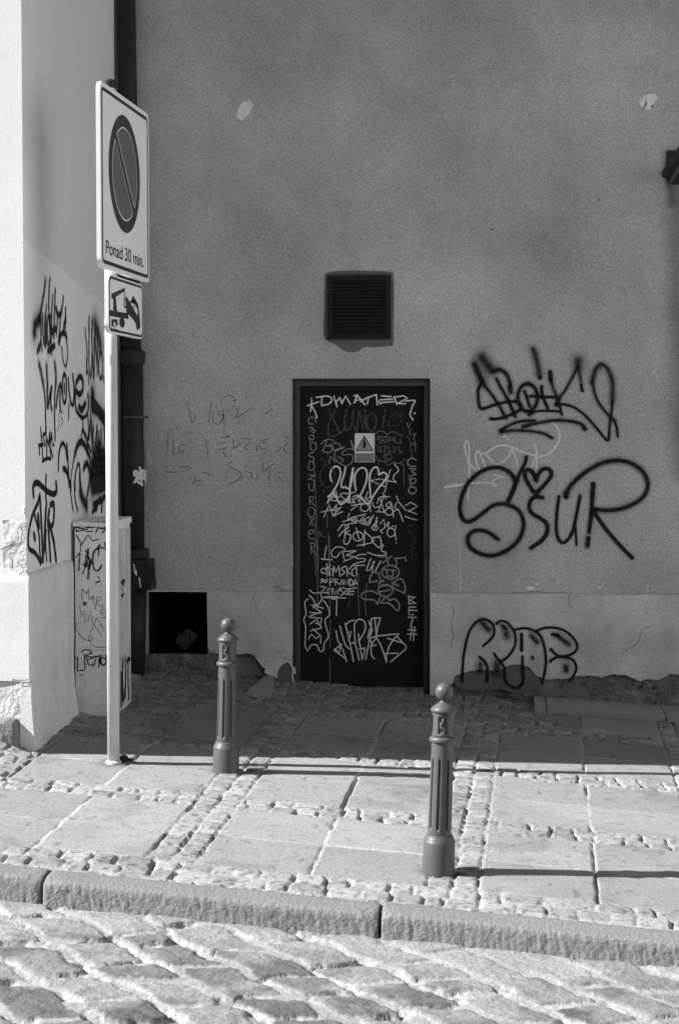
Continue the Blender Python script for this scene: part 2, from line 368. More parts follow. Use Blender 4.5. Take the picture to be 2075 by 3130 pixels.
def pavement():
    xs = np.concatenate([np.arange(-3.6, 2.6, 0.0075)]); ys = np.concatenate([np.arange(KV-0.25, 9.2, 0.0085), np.arange(9.2, 11.3, 0.012)])
    X, Y = np.meshgrid(xs, ys); V = Y-KS*X; U = X-0.031*(Y-6.7)
    per = 1.13; us = (U+1.38) % per; ustrip = us < 0.205
    vper = 1.17; vs = (V-7.63) % vper; vstrip = (vs < 0.215)
    kerbrow = V < 6.70
    cob = (U < -2.315-0.0*V)
    cob |= (V > 8.79) & (U < -1.835)
    cob |= (V > 10.22) & (U < 0.27)
    cob |= (V > 10.9)
    usx = ustrip & ~kerbrow
    isset = usx | vstrip | kerbrow | cob
    # setts running along the kerb / the cross strips
    h1, i1, r1, f1 = sett_profile(X, Y, U, V-6.70+8*0.125, 0.118, 0.125, 11)
    h1b, i1b, r1b, f1b = sett_profile(X, Y, U, V-7.63+vper*10, 0.105, 0.1075, 23)
    h2, i2, r2, f2 = sett_profile(X, Y, V, us+1.025*2, 0.095, 0.1025, 41)
    vs_row = vstrip & ~usx & ~kerbrow & ~cob
    h = np.where(usx & ~cob, h2, np.where(vs_row, h1b, h1)); inn = np.where(usx & ~cob, i2, np.where(vs_row, i1b, i1))
    r = np.where(usx & ~cob, r2, np.where(vs_row, r1b, r1)); fl = np.where(usx & ~cob, f2, np.where(vs_row, f1b, f1))
    grit = fbm(X*55, Y*55, 201, 2)
    tone_s = inn*(0.285+0.14*(r-0.4))*np.where(r > 0.9, 0.7, 1.0)*(1-0.5*sm((grit-0.62)/0.1))+(1-inn)*(0.27+0.10*fl)
    # slabs: two columns by two rows in every field
    uu = us-0.205; half = (per-0.205)/2; ui = np.where(uu < half, 0, 1); du = np.minimum(np.abs(uu-half), np.minimum(uu, 2*half-uu)); duj = np.abs(uu-half)
    vv = vs-0.215; vh = (vper-0.215)/2; vi = np.where(vv < vh, 0, 1); dvj = np.abs(vv-vh)
    kk = np.floor((U+1.38)/per).astype(int)*2+ui; jj = np.floor((V-7.63)/vper).astype(int)*2+vi
    rid = h01(kk, jj, 61)
    edge = np.minimum(np.minimum(uu, 2*half-uu), np.minimum(vv, 2*vh-vv))
    wob = 0.004*(fbm(X*14, Y*14, 77)-0.5)
    gj = h01(kk-ui, jj, 71); gapw = 0.002+0.004*h01(kk-ui, jj*0+2, 72)
    jointmask = np.maximum(1-sm((duj+wob-gapw)/0.005), (1-sm((dvj+wob-0.002)/0.005))*0.9)
    edgemask = 1-sm((edge+wob-0.002)/0.006)
    jdep = np.clip(fbm(X*3, Y*3, 88, 3)-0.44, 0, 0.3)*0.07+0.001
    hs = (rid-0.5)*0.005-jdep*jointmask-0.006*edgemask+(fbm(X*3, Y*3, 90)-0.5)*0.003+(h01(kk, jj, 62)-0.5)*0.01*(uu-half)
    chips = sm((fbm(X*24, Y*24, 95)-0.66)/0.06)*(edge < 0.03); hs = hs-chips*0.006
    tone_l = (0.262+0.06*(rid-0.5))*(1+0.10*(fbm(X*2.2, Y*2.2, 98)-0.5)); tone_l = np.where((kk == 3) & (jj == 3), tone_l*0.72, tone_l)
    tone_l = tone_l*(1-jointmask)+jointmask*0.39
    H = np.where(isset, h, hs); T = np.where(isset, tone_s, tone_l)
    # worn speckles and dirt
    T = T*(1-0.16*sm((fbm(X*5, Y*5, 110, 5)-0.60)/0.1))*(1-0.12*sm((fbm(X*1.7, Y*1.7, 140, 4)-0.5)/0.15))
    T = T*(1-0.35*sm((vn(X*21, Y*21, 150)-0.93)/0.03))*(1-0.22*sm((fbm(X*30, Y*30, 155, 3)-0.68)/0.05))
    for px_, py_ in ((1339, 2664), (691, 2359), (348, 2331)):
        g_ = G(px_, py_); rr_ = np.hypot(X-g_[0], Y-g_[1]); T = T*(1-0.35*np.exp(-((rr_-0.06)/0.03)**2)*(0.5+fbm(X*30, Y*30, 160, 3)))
    # ground lifts and breaks up a little against the walls
    lift = 0.012*sm((Y-10.75)/0.4)*(X < -0.9)+0.05*sm((-2.2-X)/0.3)*sm((Y-8.0)/0.5)
    H = H+lift*(0.7+0.6*fbm(X*7, Y*7, 120))
    H = H+0.02*(fbm(X*0.9, Y*0.9, 130)-0.5)
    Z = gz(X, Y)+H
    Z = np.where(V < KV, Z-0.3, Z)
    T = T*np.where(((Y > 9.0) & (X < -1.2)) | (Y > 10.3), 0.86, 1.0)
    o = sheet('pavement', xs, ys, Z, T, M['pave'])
    return o
pavement()

def kerb():
    """granite kerb stones with a tooled, slightly leaning front face"""
    # cross-section (distance in front of the kerb back, height)
    prof = [(-0.012, -0.2), (-0.006, -0.012), (0.004, -0.003), (0.03, 0.0), (0.07, 0.0), (0.10, -0.001), (0.130, -0.002), (0.142, -0.004), (0.149, -0.008), (0.154, -0.016)]
    prof += [(0.156+0.012*t, -0.03-0.14*t) for t in np.linspace(0, 1, 18)]
    cuts = [-4.2, -3.02, -1.69, -0.40, 0.93, 2.3, 3.4]
    rn = random.Random(4)
    verts = []; faces = []
    for s0, s1 in zip(cuts, cuts[1:]):
        xs = np.arange(s0+0.004, s1-0.004, 0.006); dz = rn.uniform(-.004, .004); dy = rn.uniform(-.005, .005); base = len(verts); m = len(prof)
        for i, x in enumerate(xs):
            e = min(x-xs[0], xs[-1]-x); rr = 0.006*math.exp(-e/0.008)
            for j, (d, hh) in enumerate(prof):
                yb = KV+KS*x; front = max(0.0, min(1.0, (d-0.128)/0.025))
                nz_ = float(fbm(np.array(x*58.0+hh*14), np.array(hh*24.0+d*10), 5, 2))-0.5
                n2 = float(fbm(np.array(x*120.0+hh*20), np.array(hh*55.0+d*30), 8, 2))-0.5
                n3 = float(fbm(np.array(x*2.5), np.array(hh*6.0), 12, 2))-0.5
                dd = d+dy+front*(nz_*0.006+n2*0.007+n3*0.014)-rr*front; h2 = hh+dz+(1-front)*(n3*0.004+n2*0.0015)-(rr if d > 0.0 else 0)*0.8
                # broken corners
                if d > 0.1:
                    c = max(0.0, 1-e/0.07)*max(0.0, 1-abs(hh)/0.1); h2 -= 0.02*c*(0.5+nz_)
                verts.append((x, yb-dd, gz(x, yb-dd)+h2))
        for i in range(len(xs)-1):
            for j in range(m-1):
                a = base+i*m+j; faces.append((a, a+1, a+m+1, a+m))
        faces.append(tuple(base+j for j in range(m))[::-1]); faces.append(tuple(base+(len(xs)-1)*m+j for j in range(m)))
    me = bpy.data.meshes.new('kerb'); me.from_pydata(verts, [], faces)
    o = link('kerb', me, M['kerb']); me.polygons.foreach_set('use_smooth', [len(p.vertices) == 4 for p in me.polygons]); o['kind'] = 'structure'
kerb()

def road():
    xs = np.arange(-3.4, 2.4, 0.0075); ys = np.arange(3.6, KV+0.1, 0.0080)
    X, Y = np.meshgrid(xs, ys)
    wx = X+0.05*(fbm(X*2, Y*2, 3)-0.5); wy = Y+0.05*(fbm(X*2, Y*2, 6)-0.5)
    # the courses run slantwise across the street, the cross joints are staggered
    pk = -0.30*wx+0.95*wy; qk = 0.73*wx+0.68*wy
    h, inn, r, fl = sett_profile(X, Y, pk, qk+0.05, 0.240, 0.212, 7, joint=0.040, rnd=0.015, hj=0.005, dome=0.004, gap=0.017, warp=0.044, jit=0.33, tilt=0.010, fine=0.004, qk_=1.0)
    inn2 = np.clip(inn, 0, 1)
    sand = sm((fbm(X*6, Y*6, 33, 4)-0.36)/0.16)
    h = np.maximum(h, -0.036+0.030*sand)           # sandy fill lies in the joints
    infill = sm((-0.0035-h)/0.004)
    T = (0.138+0.13*(r-0.4))*(1+0.7*(fbm(X*26, Y*26, 171, 3)-0.5))*(1-infill)+infill*(0.34+0.1*(fbm(X*40, Y*40, 44, 2)-0.5))
    # dust along the stones
    dust = sm((fbm(X*5, Y*5, 55, 5)-0.48)/0.16); T = T*(1-0.5*dust)+0.31*0.5*dust
    # dust swept against the kerb
    k = sm(1-(KV-0.17+KS*X-Y)/0.55); T = T*(1-0.6*k)+0.30*0.6*k; h = h*(1-0.4*k)
    h = h+(fbm(X*45, Y*45, 60, 3)-0.5)*0.0025+0.03*(fbm(X*0.8, Y*0.8, 65)-0.5)
    Z = gz(X, Y)-0.083+0.0078*np.clip(X, -3, 3)+h
    Z[:, 0] -= 0.2; Z[:, -1] -= 0.2; Z[0, :] -= 0.2
    sheet('road', xs, ys, Z, T, M['road'])
road()
bm = bmesh.new(); s = 120
vs = [bm.verts.new((x, y, gz(x, y)-0.34)) for x, y in ((-s, -s), (s, -s), (s, s), (-s, s))]; bm.faces.new(vs)
o = build('ground', bm, M['ground']); o['kind'] = 'structure'
# coarse continuation of street and footway beyond the finely built part
def strip(name, x0, x1, y0, y1, dz, m):
    bm = bmesh.new(); vs = [bm.verts.new((x, y, gz(x, y)+dz)) for x, y in ((x0, y0), (x1, y0), (x1, y1), (x0, y1))]; bm.faces.new(vs)
    o = build(name, bm, m); o['kind'] = 'structure'
strip('road_surface', -60, 60, -9, 6.5, -0.16, M['ground'])
strip('footway', 2.55, 60, 6.25, 11.3, -0.02, M['slabstone']); strip('footway', -60, -3.55, 6.65, 8.6, -0.02, M['slabstone'])

# ------------------------------------------------------------------ back building
bb = thing('rendered_building', 'dark grey plastered building with a black scribbled door and a vent grille', 'building', (0, YW, gz(0, YW)))
OP = {'door': (*W(895, 1158), *W(1312, 2140)), 'niche': (*W(455, 1806), *W(636, 1999))}
OP['vent'] = (*W(1001, 842), *W(1194, 1037))
for k_, (a0, b1, a1, b0) in list(OP.items()): OP[k_] = (a0, a1, b0, b1)
da0, da1, db0, db1 = OP['door']; na0, na1, nb0, nb1 = OP['niche']; va0, va1, vb0, vb1 = OP['vent']
TOP, BOT = 3.75, -2.6
ax = sorted([XS+0.001, na0, na1, va0, va1, da0, da1, 7.0]); bz = sorted([BOT, nb0, nb1, db1, vb0, vb1, TOP])
bm = bmesh.new(); grid = {}
def gv(i, j, y=YW):
    if (i, j, y) not in grid: grid[(i, j, y)] = bm.verts.new((ax[i], y, bz[j]))
    return grid[(i, j, y)]
def inside(a, b): return b < nb0 or any(o_[0]-1e-6 < a < o_[1]+1e-6 and o_[2]-1e-6 < b < o_[3]+1e-6 for o_ in OP.values()) or (da0 < a < da1 and b < db1)
for i in range(len(ax)-1):
    for j in range(len(bz)-1):
        if not inside((ax[i]+ax[i+1])/2, (bz[j]+bz[j+1])/2):
            bm.faces.new((gv(i, j), gv(i+1, j), gv(i+1, j+1), gv(i, j+1)))
# reveals
def reveal(a0, a1, b0, b1, d, bottom=True):
    q = [((a0, b0), (a0, b1)), ((a0, b1), (a1, b1)), ((a1, b1), (a1, b0))]+([((a1, b0), (a0, b0))] if bottom else [])
    for (x0, z0), (x1, z1) in q:
        bm.faces.new([bm.verts.new(v) for v in ((x0, YW, z0), (x1, YW, z1), (x1, YW+d, z1), (x0, YW+d, z0))])
reveal(da0, da1, nb0, db1, 0.30, False); reveal(va0, va1, vb0, vb1, 0.15)
# other sides and roof of the volume
for f in (((7, YW, BOT), (7, 17, BOT), (7, 17, TOP), (7, YW, TOP)), ((7, 17, BOT), (XS, 17, BOT), (XS, 17, TOP), (7, 17, TOP))):
    bm.faces.new([bm.verts.new(v) for v in f])
me = bpy.data.meshes.new('wall'); bm.to_mesh(me); bm.free(); wallo = link('wall', me, M['wall'], bb)
bm = bmesh.new(); box(bm, XS+0.01, 7.25, YW-0.62, 17.3, TOP, TOP+0.16); build('roof', bm, M['roof'], bb, bevel=0.01)  # unseen eave, set low and deep to darken the wall top
bm = bmesh.new()
for q_ in (((na0, 0), (na0, 1)), ((na0, 1), (na1, 1)), ((na1, 1), (na1, 0)), ((na1, 0), (na0, 0))):
    (xa, ia), (xb, ib) = q_; za, zb_ = (nb0, nb1)[ia], (nb0, nb1)[ib]
    bm.faces.new([bm.verts.new(v) for v in ((xa, YW+0.001, za), (xb, YW+0.001, zb_), (xb, YW+0.5, zb_), (xa, YW+0.5, za))])
bm.faces.new([bm.verts.new((x, YW+0.5, z)) for x, z in ((na0, nb0), (na1, nb0), (na1, nb1), (na0, nb1))])
build('recess_lining', bm, M['black'], bb)

# plinth: left piece (niche to door) and right piece, both with broken lower edges
def px_list(s, crop): x0, y0, k = crop; return [W(x0+float(t.split(',')[0])/k, y0+float(t.split(',')[1])/k) for t in s.split()]
c8 = (560, 1700, 4.3556); c7 = (1340, 1780, 2.1333)
LEFT_EDGE = px_list('332,1190 350,1215 380,1268 450,1290 600,1300 760,1303 800,1290 870,1285 940,1300 985,1370 1040,1440 1100,1490 1085,1545 1150,1580 1235,1592 1260,1640', c8)
LEFT_EDGE = [(na1+0.004, LEFT_EDGE[0][1])]+LEFT_EDGE[1:]
lb = rough_line(LEFT_EDGE, 0.004, 0.02, 3)
zt = W(700, 1806)[1]
bm = bmesh.new()
slab(bm, WALL, [(na1+0.004, zt-0.012)]+[(na1+0.004+(da0-0.004-na1-0.004)*t, zt+0.002*math.sin(t*23)) for t in np.linspace(0.02, 1, 14)]+[(da0-0.004, -1.72), (lb[-1][0], -1.72)]+lb[::-1], -0.02, 0.030)
build('plinth', bm, M['plinth'], bb)
RE = px_list('-30,700 30,665 95,655 104,610 165,583 250,568 340,570 400,562 480,531 540,533 580,545 640,608 700,628 820,626 900,606 1000,603 1060,616 1130,595 1200,598 1260,618 1310,640 1360,625 1430,632 1500,595 1568,602 1700,640 1900,600 2300,640', c7)
rb = rough_line(RE, 0.004, 0.02, 5)
bm = bmesh.new()
slab(bm, WALL, [(da1+0.004, zt)]+[(da1+0.004+(3.0-da1)*t, zt-0.002+0.002*math.sin(t*31)) for t in np.linspace(0.02, 1, 20)]+[(3.02, -1.7)]+[p for p in rb[::-1] if p[0] > da1+0.05]+[(da1+0.05, -1.75), (da1+0.004, -1.75)], -0.02, 0.030)
build('plinth', bm, M['plinth'], bb, label='paler plinth to the right of the door with bubble-letter graffiti')
# exposed rough base: displaced masonry surface just in front of the wall face
def rough_face(name, surf, a0, a1, b0, b1, off, amp, m, parent, seed, label=None, step=0.012, fr=9):
    A_, B_ = np.meshgrid(np.arange(a0, a1+step, step), np.arange(b0, b1+step, step)); ny, nx = A_.shape
    D = off+amp*(fbm(A_*fr, B_*fr*1.6, seed, 5)-0.5)*2
    co = surf.o+surf.a*A_[..., None]+surf.b*B_[..., None]+surf.n*D[..., None]
    idx = np.arange(ny*nx).reshape(ny, nx); q = np.stack([idx[:-1, :-1], idx[:-1, 1:], idx[1:, 1:], idx[1:, :-1]], -1).reshape(-1, 4)
    me = bpy.data.meshes.new(name); me.from_pydata([tuple(v) for v in co.reshape(-1, 3)], [], [tuple(int(t) for t in f) for f in q])
    o = link(name, me, m, parent, label=label); me.polygons.foreach_set('use_smooth', [True]*len(me.polygons)); return o
rough_face('exposed_masonry', WALL, da1+0.03, 3.0, -1.88, nb0+0.001, 0.0, 0.022, M['base'], bb, 3, 'dark crumbling base of the wall right of the door')
rough_face('exposed_masonry', WALL, XS-0.02, da0-0.01, -1.75, nb0-0.001, 0.0, 0.022, M['base'], bb, 9, 'dark broken base below and beside the recess')
# damp grey wash where the plinth broke away (still flat render)
dm = px_list('104,660 104,612 165,585 250,570 340,572 400,564 480,533 540,535 580,547 640,610 680,660 600,705 480,712 380,690 250,705 150,695', c7)
bm = bmesh.new(); slab(bm, WALL, dm, -0.01, 0.0275); build('damp_patch', bm, M['damp'], bb)
dm = px_list('1262,1640 1270,1520 1310,1450 1390,1405 1440,1425 1465,1480 1472,1750 1250,1750', c8)
bm = bmesh.new(); slab(bm, WALL, rough_line(dm+[dm[0]], 0.002, 0.03, 8)[:-1], 0.0, 0.0315); build('damp_patch', bm, M['damp'], bb)
# pale trim on top of recess and door edge, drips
bm = bmesh.new()
slab(bm, WALL, rough_line([(na0-0.02, nb1+0.012), (na1+0.02, nb1+0.012), (na1+0.03, nb1-0.002), (na1+0.022, nb0+0.1), (na1+0.003, nb0+0.1), (na1+0.001, nb1-0.002), (na0-0.02, nb1-0.002), (na0-0.02, nb1+0.012)], 0.0015, 0.02, 2)[:-1], -0.005, 0.033)
build('recess_edge', bm, M['plinth'], bb)

# mended spots high on the wall
for px_, cr in (('760,530 850,575 870,500 905,510 935,570 990,640 950,700 910,780 860,880 800,900 740,985 690,1010 640,975 585,920 570,880 605,740 640,690 690,610', (650, 240, 7.84)),
                ('480,610 520,530 590,490 700,435 780,420 850,430 895,400 930,480 960,540 1040,590 960,590 900,600 860,700 800,740 810,820 700,860 640,880 620,800 680,690 700,620 620,720 570,790 530,820 480,740 465,670', (1900, 240, 8.96))):
    pts = px_list(px_, cr); bm = bmesh.new(); slab(bm, WALL, rough_line(pts+[pts[0]], 0.0025, 0.012, 6)[:-1], -0.002, 0.003); build('plaster_patch', bm, M['patch'], bb)
# small marks at the plinth line
for px_, cr in (('1290,400 1330,375 1380,370 1440,400 1450,440 1400,435 1330,440 1300,420', c8),
                ('240,1855 265,1865 290,1880 270,1890 245,1875', (1775, 1400, 4.73)), ('945,1830 975,1825 980,1850 955,1865', (1775, 1400, 4.73)), ('565,30 610,25 630,45 590,55', c7), ('632,5 655,8 650,20 635,18', c7)):
    pts = px_list(px_, cr); bm = bmesh.new(); slab(bm, WALL, rough_line(pts+[pts[0]], 0.001, 0.01, 6)[:-1], -0.002, 0.032 if cr is c8 else 0.003); build('plaster_patch', bm, M['patch'] if cr is not c8 else M['plinth'], bb)

# door: frame, leaf, lock, notice
dp = bpy.data.objects.new('door', None); C.objects.link(dp); dp.parent = bb; dp.location = Vector((0, 0, 0))-wloc(bb)+Vector(((da0+da1)/2, YW, -1.64))
dp['label'] = 'black metal door scribbled with white marker'
dbot = -1.70
fwid = 0.040
bm = bmesh.new()
for a0, a1, b0, b1 in ((da0, da0+fwid, dbot, db1), (da1-fwid, da1, dbot, db1), (da0+fwid, da1-fwid, db1-fwid*1.15, db1)):
    box(bm, a0+0.001, a1-0.001 if a1 == da1 else a1, YW+0.012, YW+0.11, b0, b1-0.001 if b1 == db1 else b1)
fr_ = build('door_frame', bm, M['frame'], dp)
bm = bmesh.new()
for a0, a1, b0, b1 in ((da0, da0+0.013, dbot, db1-0.013), (da1-0.013, da1, dbot, db1-0.013), (da0, da1, db1-0.013, db1)):
    box(bm, a0+0.001, a1-0.001, YW-0.004, YW+0.0115, b0, b1)
build('frame_edge', bm, M['framedk'], dp)
bm = bmesh.new(); box(bm, da0+fwid+0.001, da1-fwid-0.001, YW+0.062, YW+0.10, dbot, db1-fwid*1.15-0.001)
build('door_leaf', bm, M['leaf'], dp)
bm = bmesh.new(); box(bm, da0+0.001, da1-0.001, YW+0.015, YW+0.12, -1.75, -1.635); build('threshold', bm, M['base'], dp, bevel=0.006)
DOOR = Surf((0, YW+0.062, 0), (1, 0, 0), (0, 0, 1))
d1 = (880, 1140, 3.4087); d2 = (880, 1640, 3.4087)
a, b = DOOR.px(880+318/3.4087, 1140+1685/3.4087)
bm = bmesh.new(); tube(bm, (a, YW+0.062, b), (a, YW+0.052, b), 0.024, 0.022, 20); tube(bm, (a, YW+0.052, b), (a, YW+0.046, b), 0.011, 0.010, 16)
tube(bm, (a+0.01, YW+0.05, b-0.005), (a+0.045, YW+0.045, b-0.014), 0.007, 0.007, 10)
build('lock', bm, M['ironlite'], dp, smooth=False)
# notice
def dpx(x, y, crop=d1): return DOOR.px(crop[0]+x/crop[2], crop[1]+y/crop[2])
n0 = dpx(695, 930); n1 = dpx(903, 628)
bm = bmesh.new(); slab(bm, DOOR, [n0, (n1[0], n0[1]), n1, (n0[0], n1[1])], 0.0005, 0.003)
notice = build('warning_notice', bm, M['warnw'], dp, label='white and grey electrical hazard notice on the black door')
def flat(name, surf, pts, off, m, parent, th=0.0004):
    bm = bmesh.new(); slab(bm, surf, pts, off-th, off); return build(name, bm, m, parent)
def joinflat(name, surf, polys, off, m, parent):
    bm = bmesh.new()
    for p_ in polys: slab(bm, surf, p_, off-0.0004, off)
    return build(name, bm, m, parent)
def text(name, s, surf, a, b, h, wd, off, m, parent, bold=0.0, squash=None):
    cu = bpy.data.curves.new('lettering', 'FONT'); cu.body = s; cu.size = 1; cu.extrude = 0.0; cu.offset = bold; cu.resolution_u = 4
    t = bpy.data.objects.new('lettering', cu); C.objects.link(t)
    dg = bpy.context.evaluated_depsgraph_get(); me = bpy.data.meshes.new_from_object(t.evaluated_get(dg)); bpy.data.objects.remove(t); bpy.data.curves.remove(cu)
    co = np.array([v.co[:] for v in me.vertices]); x0, x1 = co[:, 0].min(), co[:, 0].max()
    kx = wd/(x1-x0); ky = h/0.73
    for v in me.vertices:
        p_ = surf.p(a+(v.co.x-x0)*kx, b+v.co.y*ky, off); v.co = Vector(p_)
    me.materials.clear()
    return link(name, me, m, parent)
flat('notice_panel', DOOR, [dpx(700, 926), dpx(898, 926), dpx(898, 838), dpx(700, 838)], 0.0036, M['warn'], dp)
joinflat('notice_marks', DOOR, [[dpx(700, 842), dpx(898, 842), dpx(898, 838), dpx(700, 838)], [dpx(702, 814), dpx(893, 812), dpx(797, 650)],
    [dpx(697, 636), dpx(706, 636), dpx(706, 645), dpx(697, 645)], [dpx(885, 636), dpx(894, 636), dpx(894, 645), dpx(885, 645)]], 0.0042, M['signblack'], dp)
flat('notice_panel', DOOR, [dpx(720, 804), dpx(877, 803), dpx(797, 672)], 0.0048, M['warn'], dp)
flat('notice_marks', DOOR, [dpx(790, 690), dpx(806, 690), dpx(797, 728), dpx(822, 722), dpx(800, 775), dpx(806, 778), dpx(788, 797), dpx(782, 770), dpx(790, 772), dpx(800, 742), dpx(778, 752)], 0.0054, M['signblack'], dp)
for s_, y_, x0_, x1_ in (('NIE DOTYKAĆ!', 870, 712, 888), ('URZĄDZENIE', 893, 722, 872), ('ELEKTRYCZNE', 919, 710, 890)):
    a, b = dpx(x0_, y_); a2, _ = dpx(x1_, y_); text('notice_lettering', s_, DOOR, a, b, 0.0115, a2-a, 0.0046, M['signblack'], dp, bold=0.01)

mm = 1/3.4087/472.0
def dtag(crop, wz, data, m, label): return tag(dp, DOOR, crop, wz*mm*1.25, data, m, 0.0016, label)
dtag(d1, 17, """420,380 470,480 540,620;500,380 430,520 420,620 440,660 540,630 600,560;610,390 590,500 590,580 620,600 660,540 680,390;690,560 720,600 740,400 780,580;
 800,390 800,520 830,580;c 870 510 50 95;1010,380 985,570;w0.005 1050,500 1060,580;w0.005 1040,560 1100,540;w0.005 1070,400 1060,470 1100,430;w0.005 1110,470 1130,400 1150,470;w0.005 1160,470 1170,410 1200,420 1170,450 1200,480;w0.005 1130,560 1180,500 1200,540 1210,580;w0.005 1150,610 1200,590""", P['dim'], 'large dim grey scrawl below the top line of the door')
dtag(d1, 12, """350,840 400,830 420,900 360,1000 330,1080 370,1180 440,1190 490,1120 480,1020 400,960 350,880;600,990 570,1060 590,1170 650,1180;650,1000 720,990;720,1010 700,1120;840,1000 850,1060;w0.01 910,1000 980,1000 985,1060 930,1180 900,1120 930,1010""", P['dim'], 'dim loops behind the large white figures on the door')
dtag(d1, 11, """245,264 246,270;248,290 242,345 236,400;248,345 280,400 303,468;/ 203,341 322,300;/ 355,248 350,338;296,255 400,240 452,262 448,305 400,330 358,340;/ 478,243 492,290 512,352;
 / 497,318 540,250 562,318;/ 560,318 602,238 650,328;/ 690,315 722,228;/ 690,238 722,232 802,330;/ 700,290 765,272;/ 755,300 815,262 922,225;/ 838,258 826,322;/ 920,226 930,332;
 / 972,238 1072,246;/ 960,280 1088,272;/ 950,292 962,325;/ 955,312 1102,298;/ 1108,252 1135,330;/ 1100,252 1205,238 1245,265 1135,318;/ 1130,318 1222,320;1225,292 1322,288 1300,335 1282,390 1272,440 1302,490;w0.012 1320,418 1322,422""", P['whiteb'], 'large white capitals across the top of the door')
dtag(d1, 9, """285,470 240,460 215,490 225,530 260,530;285,470 290,515;225,570 265,570 245,590 285,595 270,622 235,605;/ 265,650 225,650 235,722;265,650 270,690 225,690;c 265 765 32 45;
 265,830 220,845 230,870 270,885 260,925 225,915;225,935 210,985 240,1015 275,985 262,935;/ 215,1060 280,1070;/ 215,1112 285,1060;/ 230,1095 280,1130;220,1150 225,1210 255,1225 270,1200 272,1140;
 / 225,1290 230,1370;/ 225,1290 270,1290 265,1325 225,1330 280,1382;c 245 1450 38 50;/ 232,1510 265,1590;/ 268,1510 225,1590;215,1680 270,1665 255,1635 218,1655 218,1715 270,1730;/ 235,1770 245,1882;/ 235,1770 280,1775 275,1810 240,1820 290,1892""", P['grey'], 'column of grey letters down the hinge side of the door')
dtag(d1, 4.5, '/ 272,930 285,1200 300,1500 303,1800 305,2060;/ 262,930 285,930;/ 285,1500 283,1700 288,2100;/ 410,1480 410,1615;/ 420,1670 432,2040;/ 375,1215 375,1240;/ 1203,940 1207,1165;/ 945,920 945,955;/ 1180,930 1182,960;/ 760,1390 757,1450;/ 395,1350 397,1370', P['grey'], 'thin vertical runs of marker on the door')
dtag(d1, 7, """/ 1238,520 1256,582 1275,520;/ 1272,590 1268,640;/ 1300,637 1335,627;/ 1318,632 1310,692;/ 1297,742 1322,708 1330,820;/ 1300,745 1338,740;W0.010 1335,905 1290,888 1248,915 1252,955 1290,973 1332,970;
 1265,995 1330,1000 1290,1025 1332,1055 1260,1075;1260,1110 1325,1100 1322,1145 1272,1150;/ 1272,1095 1276,1180;c 1295 1222 40 36""", P['grey'], 'small grey letters down the upper right edge of the door')
dtag(d1, 7, '1328,1590 1275,1588 1250,1625 1262,1660 1300,1665;1290,1702 1326,1718 1300,1745 1328,1775 1268,1790;1270,1800 1328,1822 1285,1835;/ 1282,1805 1290,1885;c 1318 1932 32 42;c 1318 1930 8 10;1320,1555 1324,1560', P['dim'], 'dim grey letters down the right edge of the door')
dtag(d1, 9, """345,740 400,695 470,700 480,730 400,762;/ 405,700 370,800;400,760 470,772 430,830 355,805;c 500 770 48 40;430,942 450,870 492,932;/ 490,800 590,770;575,790 500,810 490,880 530,935 575,905 520,870;
 670,790 600,800 568,850 662,852 670,920 612,968 540,945""", P['grey'], 'grey rounded letters left of the hazard notice')
dtag(d1, 11, '/ 655,702 672,765;/ 672,740 684,808', P['grey'], 'short grey stroke left of the hazard notice')
dtag(d1, 4.5, """915,635 935,612 1000,612 1030,648;1030,648 1070,615 1130,622 1195,665;1235,658 1275,710 1270,770;1270,770 1292,830 1280,888;918,860 940,905 990,925 1005,910;1005,910 1040,960 1100,925;1100,925 1150,942 1218,900;
 / 922,660 985,662;/ 938,662 962,732;/ 922,690 950,688 965,665;/ 970,735 985,668 1010,732;/ 975,705 1000,705;/ 1000,665 1050,662;/ 1022,665 1035,725;/ 1048,720 1062,672 1085,670 1105,725;/ 1055,698 1095,698;/ 1110,665 1115,722 1180,732 1165,688;
 / 932,750 940,818 1000,822;/ 955,765 968,820;/ 985,762 1032,765;/ 1008,765 1012,820;/ 1045,760 1050,830;/ 1050,815 1085,820 1112,835 1095,765 1130,800 1150,760 1170,840;w0.008 1188,822 1190,825;
 1045,835 1005,850 1000,880 1030,912 1070,900 1082,862 1055,835;1050,855 1025,855 1022,885 1050,885""", P['grey'], 'two lines of thin letters inside a cloud outline right of the hazard notice')
dtag(d1, 14, """455,1130 440,1060 460,1000 500,972 540,1000 545,1070 510,1170 460,1250 415,1352;418,1290 470,1250 500,1290 545,1368 600,1335 630,1290;600,980 585,1060 558,1140 560,1190 600,1190 640,1203 670,1100 678,990;678,990 650,1150 640,1350;
 708,1220 695,1140 700,1060 740,1000 790,990 822,1030 820,1110 790,1200 745,1290;862,1290 850,1150 858,1050 890,992 930,985 948,1050;945,1062 990,1037 1030,1062 1010,1120 950,1190 890,1280 840,1362 790,1330 750,1290 720,1275""", P['whiteb'], 'large white looping figures in the middle of the door')
dtag(d1, 8, """/ 868,1120 950,1105 1128,1140;/ 868,1125 1010,1185;/ 1065,1010 1035,1110 1008,1240;1105,945 1140,990 1150,1020 1110,1060 1095,1100 1125,1138""", P['white'], 'thin white star strokes right of the large figures')
